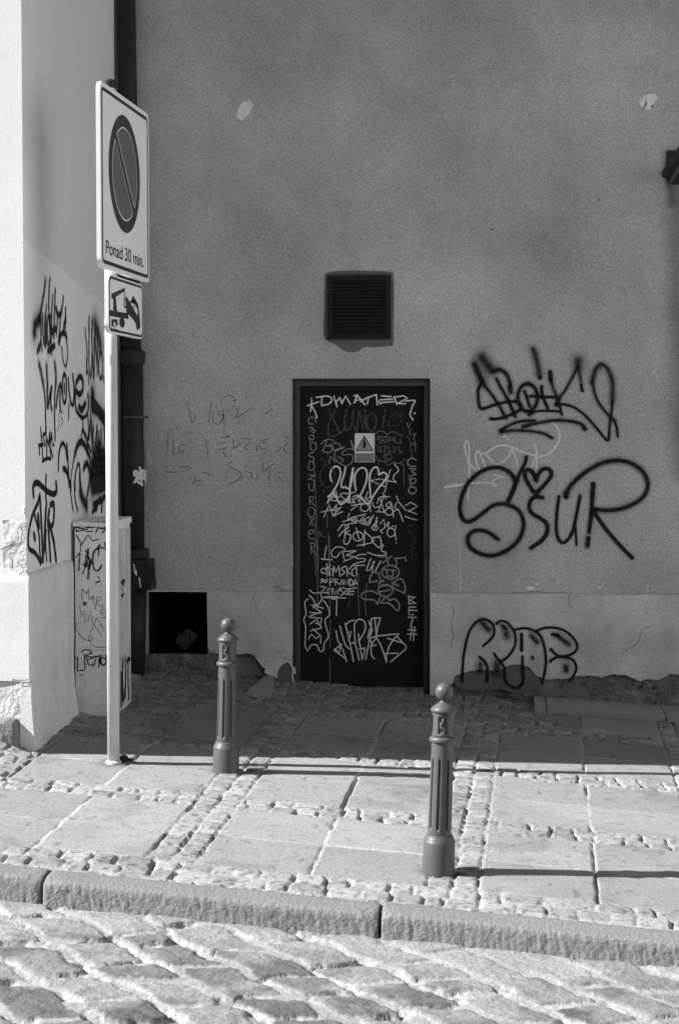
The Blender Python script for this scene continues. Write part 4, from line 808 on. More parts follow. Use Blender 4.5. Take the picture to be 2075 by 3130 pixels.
tag(cb, SIDE, L2, 0.028, """470,2150 470,2050 482,1940 512,1875 545,1930 556,2030;555,1890 565,1990 570,2100 580,2310;w0.04 522,2140 550,2160 575,2240 585,2300;w0.0192 600,2365 600,2230 620,2080 640,1980;w0.048 640,1985 665,1900 700,1862 735,1890 765,1950;w0.032 765,1950 790,2020 802,2100 800,2200 785,2300 770,2400;w0.024 640,2365 640,2250 655,2140 678,2085 692,2160 695,2260 705,2400;w0.048 730,2140 745,2100 765,2085 785,2150""", P['spray'], 0.0024, 'black outlined arch shapes above the cabinet')
tag(cb, SIDE, L3, 0.0224, 'w0.0192 460,60 460,120 468,190 482,290;532,0 535,60 548,130;620,0 612,60 598,140 592,200 592,295;500,0 492,90 498,200 520,290;w0.056 f0.5 540,140 560,200 590,250;442,0 452,90', P['spray'], 0.0028, 'lower ends of the black arches just above the cabinet')
tag(cb, SIDE, L3, 0.0336, """165,170 160,110 172,75 200,70 240,105 280,140 325,158 350,130 345,68;w0.024 266,10 262,90 264,180 270,240;w0.0272 215,170 195,240 175,280 150,350 128,450 122,540 132,600 170,625 200,665 220,712;w0.0224 165,300 190,390 210,500 215,620 222,715;215,170 222,300 228,420 236,560 240,690;232,690 250,600 255,450 265,265;w0.02 265,450 262,560 270,690;
 290,290 280,360 285,450 292,560 300,690;300,245 325,235 330,290 322,390 300,420 288,385;292,400 310,470 330,560 345,690;w0.032 168,480 175,520;200,330 208,420""", P['mark'], 0.003, 'large black looping letters above the side plinth')
tag(cb, SIDE, L3, 0.036, '637,300 650,280 670,270;w0.028 665,290 685,220 700,188 712,230 712,300;712,225 732,175 746,215 746,300;750,215 762,200 762,300;645,240 670,225 700,215', P['mark'], 0.0034, 'black arches at the level of the cabinet top')

for d_, w_ in (('0,235 60,215 100,195 150,187 182,184 200,165', 0.005), ('100,310 120,345 118,375 112,415', 0.008), ('118,1412 150,1418 200,1420 258,1414', 0.006), ('125,1420 132,1470 120,1540 122,1605', 0.0025), ('195,40 205,70 195,120 205,165', 0.006)):
    tag(cb, Surf((0, FY-0.034 if '14' in d_.split()[0][-5:] or '1,14' in d_ or ',14' in d_.split()[0] else FY-0.016, 0), (1, 0, 0), (0, 0, 1)), (0, 1600, 2.958), w_, d_, P['pencil'], 0.001, name='plaster_crack', label='dark crack in the sunlit corner plaster')
for d_ in ('850,80 846,110 850,145', '85,150 100,200 82,270 96,340 80,420', '1190,470 1230,430 1290,395 1330,300 1390,280', '480,60 520,62 640,58 720,66 830,62'):
    tag(bb, WALL, c7, 0.004, d_, P['pencil'], 0.0325, name='plaster_crack', label='fine crack in the plinth right of the door')
for d_ in ('450,1290 520,1300 600,1303 760,1306 870,1290 960,1345 1030,1440 1100,1490', '930,540 975,620 985,700 970,760'):
    tag(bb, WALL, c8, 0.006 if d_[0] == '4' else 0.004, d_, P['pencil'], 0.0325, name='plaster_crack', label='fine crack in the plinth left of the door')

# loose grit and crumbs of plaster along the wall foot and in the gutter
bm = bmesh.new(); rn = random.Random(21)
for i in range(360):
    m_ = rn.random()
    if m_ < 0.45: x = rn.uniform(-2.2, 2.0); y = YW-0.04-abs(rn.gauss(0, 0.10)); z = gz(x, y)+0.012
    elif m_ < 0.6: x = rn.uniform(-2.6, 1.6); y = KV+KS*x-0.20-abs(rn.gauss(0, 0.05)); z = gz(x, y)-0.088+0.0078*x
    else: x = rn.uniform(-2.4, 1.6); y = rn.uniform(6.7, 10.8); z = gz(x, y)+0.002
    r_ = rn.choice((0.002, 0.003, 0.003, 0.004, 0.009 if m_ < 0.45 else 0.004)); q_ = bmesh.ops.create_icosphere(bm, subdivisions=1, radius=r_)
    for v in q_['verts']: k_ = rn.uniform(0.6, 1.3); v.co = Vector((x+v.co.x*k_, y+v.co.y*k_, z+v.co.z*0.7*k_))
o = build('grit', bm, M['slabstone']); o['kind'] = 'stuff'; o['label'] = 'crumbs of plaster and grit scattered along wall foot and gutter'; o['category'] = 'grit'

# ------------------------------------------------------------------ added unseen building, bounces sunlight onto the shaded walls
PBX = 7.6
pbu = thing('bounce_building', 'added unseen pale building that bounces sunlight onto the shaded walls', 'building', (PBX, 2.0, gz(PBX, 2.0)))
wys = [-1.8, 1.0, 3.8, 6.6]; wzs = [-0.9, 1.6]; ys_ = sorted([-3.4, 9.6]+wys+[y+1.0 for y in wys]); zs_ = sorted([-3.2, 4.2]+wzs+[z+1.7 for z in wzs])
bm = bmesh.new()
for i in range(len(ys_)-1):
    for j in range(len(zs_)-1):
        if any(abs(ys_[i]-y) < 1e-6 for y in wys) and any(abs(zs_[j]-z) < 1e-6 for z in wzs): continue
        quad([(PBX, ys_[i], zs_[j]), (PBX, ys_[i], zs_[j+1]), (PBX, ys_[i+1], zs_[j+1]), (PBX, ys_[i+1], zs_[j])])
quad([(PBX, 9.6, -3.2), (PBX+9, 9.6, -3.2), (PBX+9, 9.6, 4.2), (PBX, 9.6, 4.2)]); quad([(PBX, -3.4, -3.2), (PBX, -3.4, 4.2), (PBX+9, -3.4, 4.2), (PBX+9, -3.4, -3.2)])
build('wall', bm, M['pfacade'], pbu)
bm = bmesh.new(); box(bm, PBX-0.35, PBX+9, -3.4, 9.9, 4.2, 4.45); build('roof', bm, M['roof'], pbu, bevel=0.02)
for y in wys:
    for z in wzs:
        bm = bmesh.new()
        for a0, a1, b0, b1 in ((y, y+0.07, z, z+1.7), (y+0.93, y+1.0, z, z+1.7), (y+0.07, y+0.93, z, z+0.07), (y+0.07, y+0.93, z+1.63, z+1.7), (y+0.47, y+0.53, z+0.07, z+1.63)): box(bm, PBX+0.10, PBX+0.16, a0+0.001, a1-0.001, b0+0.001, b1-0.001)
        fo = build('window', bm, M['signface'], pbu)
        bm = bmesh.new(); box(bm, PBX+0.13, PBX+0.14, y+0.002, y+0.998, z+0.002, z+1.698); build('pane', bm, M['signblack'], fo)

# added unseen house behind the camera, blocks part of the sky
OY = -3.6
ob = thing('sky_block_house', 'added unseen dark house behind the camera that blocks part of the sky', 'building', (0, OY, gz(0, OY)))
bm = bmesh.new(); wx_ = [x for x in np.arange(-17, 7, 3.0)]; xs_ = sorted([-20.0, 7.4]+[float(x) for x in wx_]+[float(x)+1.1 for x in wx_]); zs_ = [-3.5, 0.0, 1.8, 3.4, 5.2, 6.8, 8.6, 11.0]
for i in range(len(xs_)-1):
    for j in range(len(zs_)-1):
        if any(abs(xs_[i]-x) < 1e-6 for x in wx_) and j in (1, 3, 5): continue
        quad([(xs_[i], OY, zs_[j]), (xs_[i+1], OY, zs_[j]), (xs_[i+1], OY, zs_[j+1]), (xs_[i], OY, zs_[j+1])])
quad([(-20, OY, -3.5), (-20, OY, 11), (-20, OY-9, 11), (-20, OY-9, -3.5)]); quad([(7.4, OY, -3.5), (7.4, OY-9, -3.5), (7.4, OY-9, 11), (7.4, OY, 11)])
build('wall', bm, M['mortar'], ob)
bm = bmesh.new(); box(bm, -20.3, 7.4, OY-9, OY+0.4, 11.0, 11.3); build('roof', bm, M['roof'], ob, bevel=0.02)
for x in wx_:
    for j in (1, 3, 5):
        x = float(x); z = zs_[j]; z2 = zs_[j+1]; bm = bmesh.new()
        for a0, a1, b0, b1 in ((x, x+0.08, z, z2), (x+1.02, x+1.1, z, z2), (x+0.08, x+1.02, z, z+0.08), (x+0.08, x+1.02, z2-0.08, z2), (x+0.52, x+0.58, z+0.08, z2-0.08)): box(bm, a0+0.001, a1-0.001, OY-0.16, OY-0.1, b0+0.001, b1-0.001)
        fo = build('window', bm, M['ironlite'], ob)
        bm = bmesh.new(); box(bm, x+0.002, x+1.098, OY-0.14, OY-0.13, z+0.002, z2-0.002); build('pane', bm, M['signblack'], fo)

# ------------------------------------------------------------------ street cabinet
CA = thing('utility_cabinet', 'pale grey street cabinet with black marker scribbles, standing behind the sign pole', 'cabinet', (-2.22, 9.75, gz(-2.22, 9.75)+0.02))
def xat(px_, Y):                               # world x where a pixel column meets depth Y at eye level
    d = ray(px_, 1330); return d[0]*Y/d[1]
cy0, cy1 = 9.60, 10.07; cx0, cx1 = xat(225, cy0), xat(398, cy1); czb, czt = gz(-2.2, 9.6)-0.02, -0.487
cfr = Surf((0, cy0, 0), (1, 0, 0), (0, 0, 1))
bm = bmesh.new(); box(bm, cx0+0.004, cx1-0.004, cy0+0.004, cy1, czb, czt-0.03); build('body', bm, M['cab'], CA, bevel=0.004)
bm = bmesh.new(); v = box(bm, cx0-0.004, cx1+0.006, cy0-0.006, cy1+0.004, czt-0.028, czt-0.004)
for q in v[4:]:
    q.co.z += 0.012*(1 if q.co.y > cy0+0.1 else 0)
build('lid', bm, M['cab'], CA, bevel=0.004)
zs = cfr.px(300, 1450+1410/2.6273)[1]
bm = bmesh.new(); box(bm, cx0+0.006, cx1-0.012, cy0-0.003, cy0+0.0035, zs+0.003, czt-0.034); build('door_panel', bm, M['cab'], CA, bevel=0.0015)
bm = bmesh.new(); box(bm, cx0+0.005, cx1-0.010, cy0-0.002, cy0+0.0035, czb, zs-0.003); build('base_panel', bm, M['cab'], CA, bevel=0.0015)
bm = bmesh.new(); tube(bm, (cx0+0.06, cy0-0.003, -0.95), (cx0+0.06, cy0-0.012, -0.95), 0.012, 0.010, 16); build('lock', bm, M['ironlite'], CA)
for i in range(11):
    y = cy0+0.025+i*(cy1-cy0-0.05)/10; bm = bmesh.new(); box(bm, cx1-0.004, cx1+0.002, y-0.010, y+0.010, czb+0.01, czt-0.05)
    build('side_rib', bm, M['cabside'], CA, bevel=0.003)
cabt = Surf((0, cy0-0.003, 0), (1, 0, 0), (0, 0, 1))
tag(CA, cabt, L3, 0.0075, '/ 498,395 515,460;/ 495,395 572,402 512,428 600,442 512,458;/ 495,425 530,425;/ 625,395 588,462 640,455;/ 588,425 652,425;/ 615,395 662,388;/ 640,385 762,382;/ 705,387 668,465;/ 700,435 755,437;/ 727,415 760,437 718,467', P['mark'], 0.001, 'black capitals with an arrow at the top of the cabinet')
tag(CA, cabt, L3, 0.010, """w0.006 f0.2 510,488 530,520 545,560 542,620 520,650 510,665;w0.006 545,575 570,540 605,490 640,530 690,520;w0.009 540,640 535,700 530,770;w0.012 605,600 602,680 590,740;w0.008 560,800 575,760 590,650;w0.013 620,700 612,760 605,835;w0.011 700,570 655,620 642,690 655,760 690,770 712,730;w0.008 560,722 620,742;
 w0.009 680,600 720,590 760,610;w0.009 740,545 745,580 765,600;w0.009 690,600 688,660;w0.008 585,612 600,640;w0.009 670,868 700,858;w0.007 685,820 690,835;w0.014 600,660 625,700 610,760""", P['markworn'], 0.0012, 'smudged black letters on the upper half of the cabinet')
tag(CA, cabt, L3, 0.0045, """555,1005 560,920 592,962 610,920 612,1010;/ 625,1010 645,965 655,1045;/ 628,990 655,1000;665,1080 680,985 708,1000 672,1032 712,1062;/ 705,935 710,945;720,1050 715,1080;755,1085 715,1090 708,1120 750,1110 745,1150 705,1150;/ 535,1055 555,1145 575,1095;/ 575,1190 585,1120 612,1130 605,1185;/ 625,1095 635,1180;/ 625,1270 675,1150 728,1240;/ 640,1185 715,1300;
 515,1195 508,1230 540,1290 600,1335 640,1322 622,1288 610,1322 640,1372 700,1390 760,1385""", P['pencil'], 0.001, 'thin grey handwriting down the middle of the cabinet')
tag(CA, cabt, L3, 0.006, """/ 505,1470 520,1470 522,1578 580,1570 575,1440;555,1430 570,1410 620,1412 625,1440;/ 590,1450 640,1432;590,1455 600,1490 642,1470;600,1490 610,1530 645,1525;/ 645,1462 700,1460;/ 672,1462 650,1545;/ 690,1552 700,1450 690,1500;715,1450 700,1510 730,1535 752,1500 745,1450;c 728 1500 20 28;/ 755,1455 758,1560;w0.007 550,1608 552,1612;/ 600,1458 650,1475""", P['mark'], 0.001, 'black marker letters low on the cabinet')
sds = Surf((cx1+0.002, cy0, 0), (0, 1, 0), (0, 0, 1))
tag(CA, sds, L3, 0.014, '885,850 870,870 890,880 900,850 880,860;885,890 885,990;870,980 890,960;w0.03 880,1490 880,1700 885,1800;w0.03 900,1470 905,1650 900,1780;w0.03 925,1480 925,1640 930,1800;w0.03 870,1600 872,1850;w0.025 915,1500 940,1480;w0.025 890,1820 900,1700', P['mark'], 0.001, 'black drips down the ribbed flank of the cabinet')

# ------------------------------------------------------------------ rain pipe in the corner
RP = thing('rain_downpipe', 'black cast-iron rain pipe in the inner corner behind the sign pole', 'downpipe', (-2.27, YW-0.09, gz(-2.27, YW)))
def xat(px_, Y):                               # world x where pixel column meets depth Y at eye level
    d = ray(px_, 1330); return d[0]*Y/d[1]
yc = YW-0.088; r_p = 0.070
xc0 = xat(408, yc)
bm = bmesh.new(); tube(bm, (xc0-0.012, yc, 0.55), (xc0-0.045, yc, TOP), r_p*0.92, None, 32); build('pipe', bm, M['iron'], RP, smooth=True)
bm = bmesh.new(); tube(bm, (xc0, yc, -0.78), (xc0-0.004, yc, 0.55), r_p, None, 32); build('pipe', bm, M['iron'], RP, smooth=True)
zc = WALL.px(410, 1078)[1]
bm = bmesh.new(); lathe(bm, [(r_p, zc-0.085), (r_p+0.012, zc-0.07), (r_p+0.013, zc-0.012), (r_p+0.017, zc-0.008), (r_p+0.017, zc+0.002), (r_p+0.004, zc+0.003)], 32, xc0-0.003, yc); build('socket', bm, M['iron'], RP)
zc = WALL.px(410, 1276)[1]
bm = bmesh.new()
for i in range(28):
    pass
lathe(bm, [(r_p+0.001, zc-0.008), (r_p+0.009, zc-0.006), (r_p+0.011, zc), (r_p+0.009, zc+0.006), (r_p+0.001, zc+0.008)], 32, xc0, yc)
tube(bm, (xc0+r_p+0.0, yc+0.02, zc), (xc0+r_p+0.022, yc+0.02, zc), 0.008, None, 10); tube(bm, (xc0+r_p+0.012, yc+0.02, zc), (xc0+r_p+0.012, YW, zc), 0.006, None, 8)
build('clamp', bm, M['ironlite'], RP)
zc = WALL.px(410, 1360)[1]
bm = bmesh.new(); lathe(bm, [(r_p+0.0005, zc-0.01), (r_p+0.004, zc-0.008), (r_p+0.004, zc+0.001), (r_p+0.0005, zc+0.002)], 32, xc0, yc); build('joint_ring', bm, M['iron'], RP)
zc = WALL.px(410, 1676)[1]
bm = bmesh.new(); lathe(bm, [(r_p+0.001, zc+0.004), (r_p+0.02, zc+0.004), (r_p+0.024, zc-0.01), (r_p+0.020, zc-0.05), (r_p+0.006, zc-0.085)], 32, xc0+0.008, yc); build('socket', bm, M['iron'], RP)
z1 = WALL.px(410, 1706)[1]; z0 = WALL.px(410, 1796)[1]; xr = WALL.px(476, 1750)[0]
bm = bmesh.new(); v = box(bm, xc0-0.05, xr-0.005, yc-0.10, YW-0.004, z0, z1)
for q in v: q.co.x += (0.012 if q.co.z < z0+0.01 else 0.0)*(1 if q.co.x > xc0 else -0.5)
box(bm, xr-0.004, xr+0.012, yc-0.06, yc+0.02, z0+0.05, z1-0.04)
build('cleanout_box', bm, M['iron'], RP, bevel=0.008)
bm = bmesh.new(); tube(bm, (xc0+0.005, yc-0.01, z0), (xc0-0.005, yc-0.01, gz(xc0, yc)-0.02), r_p+0.008, r_p+0.004, 32); build('standpipe', bm, M['iron'], RP, smooth=True)
bm = bmesh.new(); tube(bm, (XS+0.018, YW-0.12, gz(XS, YW)), (XS+0.016, YW-0.12, TOP), 0.014, None, 12); build('cable_conduit', bm, M['ironlite'], RP, smooth=True)
PIP = Surf((0, yc-r_p, 0), (1, 0, 0), (0, 0, 1)); cP = (340, 1040, 3.1125)
tag(RP, PIP, cP, 0.016, '230,1290 222,1255 240,1245 256,1270 250,1310 225,1350;225,1350 245,1335 275,1362;w0.014 278,1212 276,1290 270,1320;w0.018 305,1242 290,1270 290,1310 318,1310 322,1250 300,1245;w0.013 290,1310 292,1345 297,1380;w0.010 315,1310 335,1342;w0.010 262,1290 300,1300', P['whiteb'], 0.004, 'white tag on the pipe')
tag(RP, PIP, cP, 0.008, '/ 228,2130 235,2175 240,2215;/ 278,2255 285,2290 290,2340;/ 250,2190 252,2230', P['white'], 0.034, 'white paint runs on the cleanout box', name='paint_drip')
for px_, i in (('345,1040 358,1062 390,1130 393,1185 375,1170 345,1160 330,1140 335,1090', 0), ('340,1165 368,1200 355,1212 335,1195', 1), ('335,1240 350,1232 360,1255 350,1290 335,1290', 2), ('365,1240 415,1262 405,1275 370,1255', 3)):
    pts = px_list(px_, cP); bm = bmesh.new(); slab(bm, WALL, pts, 0.003, 0.006)
    for v in bm.verts: v.co.y -= 0.02*max(0, (v.co.z-pts[0][1]+0.15))*0.5
    build('paper_scrap', bm, M['paper'], bb, label='torn white paper scrap stuck beside the rain pipe')

# things at the foot of the back wall
RG = thing('cardboard_scrap', 'crumpled dark cardboard scrap lying in the black wall recess', 'scrap', (na1-0.2, YW+0.15, nb0))
RSF = Surf((0, YW+0.10, 0), (1, 0.2, 0), (0, 0.25, 1)); c4 = (380, 1680, 4.5467)
pts = [(RSF.px(c4[0]+float(a)/c4[2], c4[1]+float(b)/c4[2])) for a, b in (t.split(',') for t in '745,1165 820,1170 860,1115 905,1100 960,1145 1018,1195 960,1280 880,1370 845,1400 770,1340 725,1305'.split())]
bm = bmesh.new(); slab(bm, RSF, rough_line(pts+[pts[0]], 0.002, 0.03, 2)[:-1], 0.0, 0.006)
for v in bm.verts: v.co.y += 0.012*math.sin(v.co.x*55+v.co.z*30)
build('sheet', bm, M['rag'], RG)

WD = thing('leaning_slab', 'triangular grey stone slab leaning on the wall foot left of the door', 'stone slab', (-1.44, 10.95, gz(-1.44, 10.95)))
cw = (640, 2020, 4.3556)
def gp_(x, y, dz=0.0):
    p_ = G(cw[0]+x/cw[2], cw[1]+y/cw[2]); return Vector((p_[0], p_[1], p_[2]+dz))
def wp_(x, y, yy=YW-0.03):
    d = ray(cw[0]+x/cw[2], cw[1]+y/cw[2]); t = yy/d[1]; return Vector(tuple(d*t))
top = [wp_(725, 200), wp_(805, 192), wp_(868, 205), wp_(870, 250)]
def go_(x, y, k=0.988):
    return gp_(x, y)*k
botm = [go_(835, 380), go_(795, 475, 0.992), go_(640, 490, 0.994), go_(470, 455, 0.994), go_(600, 320)]
out = top+botm; bm = bmesh.new(); hi = [bm.verts.new(p_) for p_ in out]; lo = [bm.verts.new(p_+Vector((0, 0.02, -0.055))) for p_ in out]
bm.faces.new(hi); bm.faces.new(lo[::-1])
for i in range(len(out)): bm.faces.new((lo[i], lo[(i+1) % len(out)], hi[(i+1) % len(out)], hi[i]))
build('slab', bm, M['slabstone'], WD, bevel=0.004)

ST = thing('stone_step', 'low raised row of grey stone slabs along the wall foot right of the door', 'step', (1.0, 10.95, gz(1.0, 10.95)))
x_ = G(1632, 2160)[0]
for i, (a0, a1) in enumerate(((x_, x_+0.07), (x_+0.076, x_+0.80), (x_+0.806, x_+1.55), (x_+1.556, x_+2.3))):
    bm = bmesh.new(); y0 = 10.70+KS*a0*0.3+0.02
    vs = []
    for z in (-0.08, 0.028):
        for xx, yy in ((a0, y0), (a1, y0), (a1, YW+0.0), (a0, YW+0.0)): vs.append(bm.verts.new((xx, yy, gz(xx, yy)+z)))
    for f in ((0, 3, 2, 1), (4, 5, 6, 7), (0, 1, 5, 4), (1, 2, 6, 5), (2, 3, 7, 6), (3, 0, 4, 7)): bm.faces.new([vs[k] for k in f])
    build('slab', bm, M['slabstone'], ST, bevel=0.004)

# dark bracket at the right edge of the wall
BR = thing('awning_bracket', 'black metal bracket with a slanting arm at the right edge of the wall', 'bracket', (*[1.12, YW-0.05], 1.75))
cbk = (1875, 380, 5.91)
def bk(x, y, yy): d = ray(cbk[0]+x/cbk[2], cbk[1]+y/cbk[2]); return Vector(tuple(d*(yy/d[1])))
bm = bmesh.new()
pts = [bk(955, 480, YW), bk(1700, 470, YW), bk(1700, 1100, YW), bk(1000, 1090, YW), bk(945, 960, YW)]
hi = [bm.verts.new(p_+Vector((0, -0.012, 0))) for p_ in pts]; lo = [bm.verts.new(p_+Vector((0, 0.0, 0))) for p_ in pts]
bm.faces.new(hi); bm.faces.new(lo[::-1])
for i in range(len(pts)): bm.faces.new((lo[i], lo[(i+1) % 5], hi[(i+1) % 5], hi[i]))
build('wall_plate', bm, M['iron'], BR)
bm = bmesh.new(); a = bk(930, 900, YW-0.06); b = bk(1330, 290, YW-0.75)
tube(bm, a, b, 0.028, 0.026, 20); build('arm', bm, M['iron'], BR, smooth=False)
bm = bmesh.new(); a = bk(990, 1080, YW-0.03); b = bk(1420, 380, YW-0.72)
tube(bm, a, b, 0.011, 0.011, 12); build('brace', bm, M['ironlite'], BR)

# ------------------------------------------------------------------ traffic sign
def depth_at(px_, py_, s): return ray(px_, py_)*(F/s)
pb = G(348, 2331); TS = thing('traffic_sign', 'no-parking sign reading Ponad 30 min. with a tow-away plate, on a steel pole', 'traffic sign', tuple(pb))
pr = 0.030
ztop = float(pb[2])+3.42
ztop = ray(346, 252)[2]*(pb[1]/ray(346, 252)[1])
bm = bmesh.new(); tube(bm, (pb[0], pb[1], pb[2]-0.05), (pb[0], pb[1], ztop), pr, None, 40)
o = build('pole', bm, M['pole'], TS, smooth=True)
for p_ in o.data.polygons: p_.use_smooth = len(p_.vertices) == 4
bm = bmesh.new(); lathe(bm, [(pr+0.003, ztop-0.03), (pr+0.004, ztop), (pr*0.8, ztop+0.012), (0.004, ztop+0.018)], 32, pb[0], pb[1]); build('cap', bm, M['iron'], TS)
bm = bmesh.new(); lathe(bm, [(pr+0.012, pb[2]-0.03), (pr+0.010, pb[2]+0.004), (pr+0.002, pb[2]+0.012)], 32, pb[0], pb[1])
build('foot_collar', bm, M['pole'], TS)
# solve the plate's heading so that both vertical edges meet the photograph
def projx(P_): 
    z = P_@fw; return CX+F*(P_@rt)/z, CY-F*(P_@up)/z
best = None
for ang in np.linspace(2, 30, 141):
    u_ = np.array([math.sin(R(ang)), math.cos(R(ang)), 0]); n_ = np.array([u_[1], -u_[0], 0])
    for wd in (0.86, 0.88, 0.90, 0.92, 0.94, 0.96, 0.98, 1.0):
        for sh in np.linspace(-0.15, 0.15, 31):
            c = np.array([pb[0], pb[1], 1.5])+n_*(pr+0.012); l_ = projx(c+u_*(sh-wd/2))[0]; r_ = projx(c+u_*(sh+wd/2))[0]
            e = abs(l_-305)+abs(r_-453)+abs(sh)*60+abs(wd-0.9)*60
            if best is None or e < best[0]: best = (e, ang, wd, sh)
_, ang, PW, sh = best
print('plate', best)
u_ = np.array([math.sin(R(ang)), math.cos(R(ang)), 0]); n_ = np.array([u_[1], -u_[0], 0])
PL = Surf(np.array([pb[0], pb[1], 0])+n_*(pr+0.016), u_, (0, 0, 1))
def rrect(a0, a1, b0, b1, r, n=6):
    out = []
    for cx, cy, t0 in ((a1-r, b0+r, -90), (a1-r, b1-r, 0), (a0+r, b1-r, 90), (a0+r, b0+r, 180)):
        for i in range(n+1): t = R(t0+90*i/n); out.append((cx+r*math.cos(t), cy+r*math.sin(t)))
    return out
def plate(name, a0, a1, b0, b1, lab, edge=0.02):
    bm = bmesh.new(); o_ = rrect(a0, a1, b0, b1, 0.045); lo = [bm.verts.new(PL.p(a, b, -edge)) for a, b in o_]
    hi = [bm.verts.new(PL.p(a, b, 0.0)) for a, b in o_]
    bm.faces.new(hi); bm.faces.new(lo[::-1]); n = len(o_)
    for i in range(n): bm.faces.new((lo[i], lo[(i+1) % n], hi[(i+1) % n], hi[i]))
    p_ = build(name, bm, M['signface'], TS, label=lab); p_.data.materials.append(M['signedge']); p_.data.materials.append(M['signback'])
    for f in p_.data.polygons:
        if len(f.vertices) == 4: f.material_index = 1
        elif f.normal.dot(Vector(PL.n)) < 0: f.material_index = 2
    return p_
def ring(o_, i_): return o_, i_
def frame_mesh(name, outer, inner, off, m, parent):
    bm = bmesh.new(); a = [bm.verts.new(PL.p(x, y, off)) for x, y in outer]; b = [bm.verts.new(PL.p(x, y, off)) for x, y in inner]; n = len(outer)
    for i in range(n): bm.faces.new((a[i], a[(i+1) % n], b[(i+1) % n], b[i]))
    return build(name, bm, m, parent)
aL, aR = sh-PW/2, sh+PW/2
bT = (PL.px(305, 242)[1]+PL.px(453, 350)[1])/2; bB = (PL.px(305, 811)[1]+PL.px(453, 868)[1])/2
print('plate top/bottom', PL.px(305, 242), PL.px(453, 350), PL.px(305, 811), PL.px(453, 868), 'h', bT-bB)
p1 = plate('no_parking_plate', aL, aR, bB, bT, 'white no-parking plate with the words Ponad 30 min.')
frame_mesh('border', rrect(aL+0.022, aR-0.022, bB+0.022, bT-0.022, 0.032), rrect(aL+0.040, aR-0.040, bB+0.040, bT-0.040, 0.018), 0.0008, M['signblack'], p1)
cr1 = (0, 200, 2.627)
cl = PL.px(866/2.627, 200+800/2.627); crr = PL.px(1131/2.627, 200+950/2.627); ctp = PL.px(975/2.627, 200+387/2.627); cbt = PL.px(1020/2.627, 200+1350/2.627)
print('circle', cl, crr, ctp, cbt)
cr_ = (ctp[1]-cbt[1])/2; cc_ = ((cl[0]+crr[0])/2, (ctp[1]+cbt[1])/2)
circ = lambda r, n=64, t0=0, t1=2*math.pi: [(cc_[0]+r*math.cos(t0+(t1-t0)*i/n), cc_[1]+r*math.sin(t0+(t1-t0)*i/n)) for i in range(n if abs(t1-t0-2*math.pi) < 1e-6 else n+1)]
rx_ = cr_
flat('ring', PL, circ(cr_), 0.0012, M['signdark'], p1)
def seg(r, hw):                                # half disc either side of the diagonal bar
    t = math.asin(hw/r); out = []
    for base in (R(45-90), R(225-90)):
        out.append([(cc_[0]+r*math.cos(a), cc_[1]+r*math.sin(a)) for a in np.linspace(base+t, base+math.pi-t, 40)])
    return out
joinflat('disc_outline', PL, seg(cr_*0.795, cr_*0.075), 0.0018, M['signface'], p1)
joinflat('disc_field', PL, seg(cr_*0.775, cr_*0.092), 0.0024, M['signmid'], p1)
c5 = (280, 700, 6.567)
def ppx(x, y): return PL.px(c5[0]+x/c5[2], c5[1]+y/c5[2])
ta = ppx(290, 490); tb = ppx(1045, 815)
b_line = ta[1]; text('lettering', 'Ponad 30 min.', PL, ta[0], b_line, ppx(300, 207)[1]-b_line, tb[0]-ta[0], 0.0012, M['signblack'], p1, bold=0.012)
print('text', ta, tb)
# small plate
q = [ppx(340, 905), ppx(1040, 1118), ppx(1040, 2205), ppx(340, 2085)]
print('small', q)
sL, sR = q[0][0], (q[1][0]+q[2][0])/2; sT = (q[0][1]+q[1][1])/2; sB = (q[2][1]+q[3][1])/2
p2 = plate('tow_away_plate', sL, sR, sB, sT, 'smaller white plate showing a crane towing a car')
frame_mesh('border', rrect(sL+0.008, sR-0.008, sB+0.008, sT-0.008, 0.038), rrect(sL+0.024, sR-0.024, sB+0.020, sT-0.020, 0.026), 0.0008, M['signblack'], p2)
pic = ['350,1618 515,1655 740,1695 742,1812 665,1800 350,1738', '440,1385 485,1370 515,1660 437,1628', '402,1300 500,1255 668,1178 670,1240 490,1365 402,1412',
       '690,1348 745,1420 900,1715 935,1770 980,1880 972,2000 940,2005 905,1900 745,1640 735,1690 700,1660 700,1560 680,1450']
PX = lambda s_: [ppx(*map(float, t.split(','))) for t in s_.split()]
joinflat('tow_pictogram', PL, [PX(s_) for s_ in pic], 0.0012, M['signblack'], p2)
joinflat('tow_pictogram', PL, [PX(s_) for s_ in ('775,1480 835,1335 935,1520 980,1900 920,1740 930,1640 922,1545 835,1395 790,1490', '835,1600 862,1495 872,1500 850,1618', '893,1880 900,1990 925,2040 945,2000 955,1900')], 0.0016, M['signblack'], p2)
tag(p2, PL, c5, 0.009, '664,1240 666,1380 650,1440 652,1520 668,1575 690,1550', P['mark'], 0.0026, name='tow_chain')
def ell(x, y, rx, ry, n=28): return [ppx(x+rx*math.cos(2*math.pi*i/n), y-ry*math.sin(2*math.pi*i/n)+0.28*rx*math.cos(2*math.pi*i/n)) for i in range(n)][::-1]
joinflat('tow_pictogram', PL, [ell(612, 1880, 53, 100), ell(720, 1640, 24, 60)], 0.0020, M['signblack'], p2)
joinflat('small_sticker', PL, [PX('402,1812 520,1815 525,1930 465,1975 400,1940'), PX('405,1995 522,2015 522,2042 405,2030')], 0.0012, M['signblack'], p2)
joinflat('small_sticker', PL, [PX('445,1870 470,1870 485,1950 440,1950')], 0.0018, M['signface'], p2)
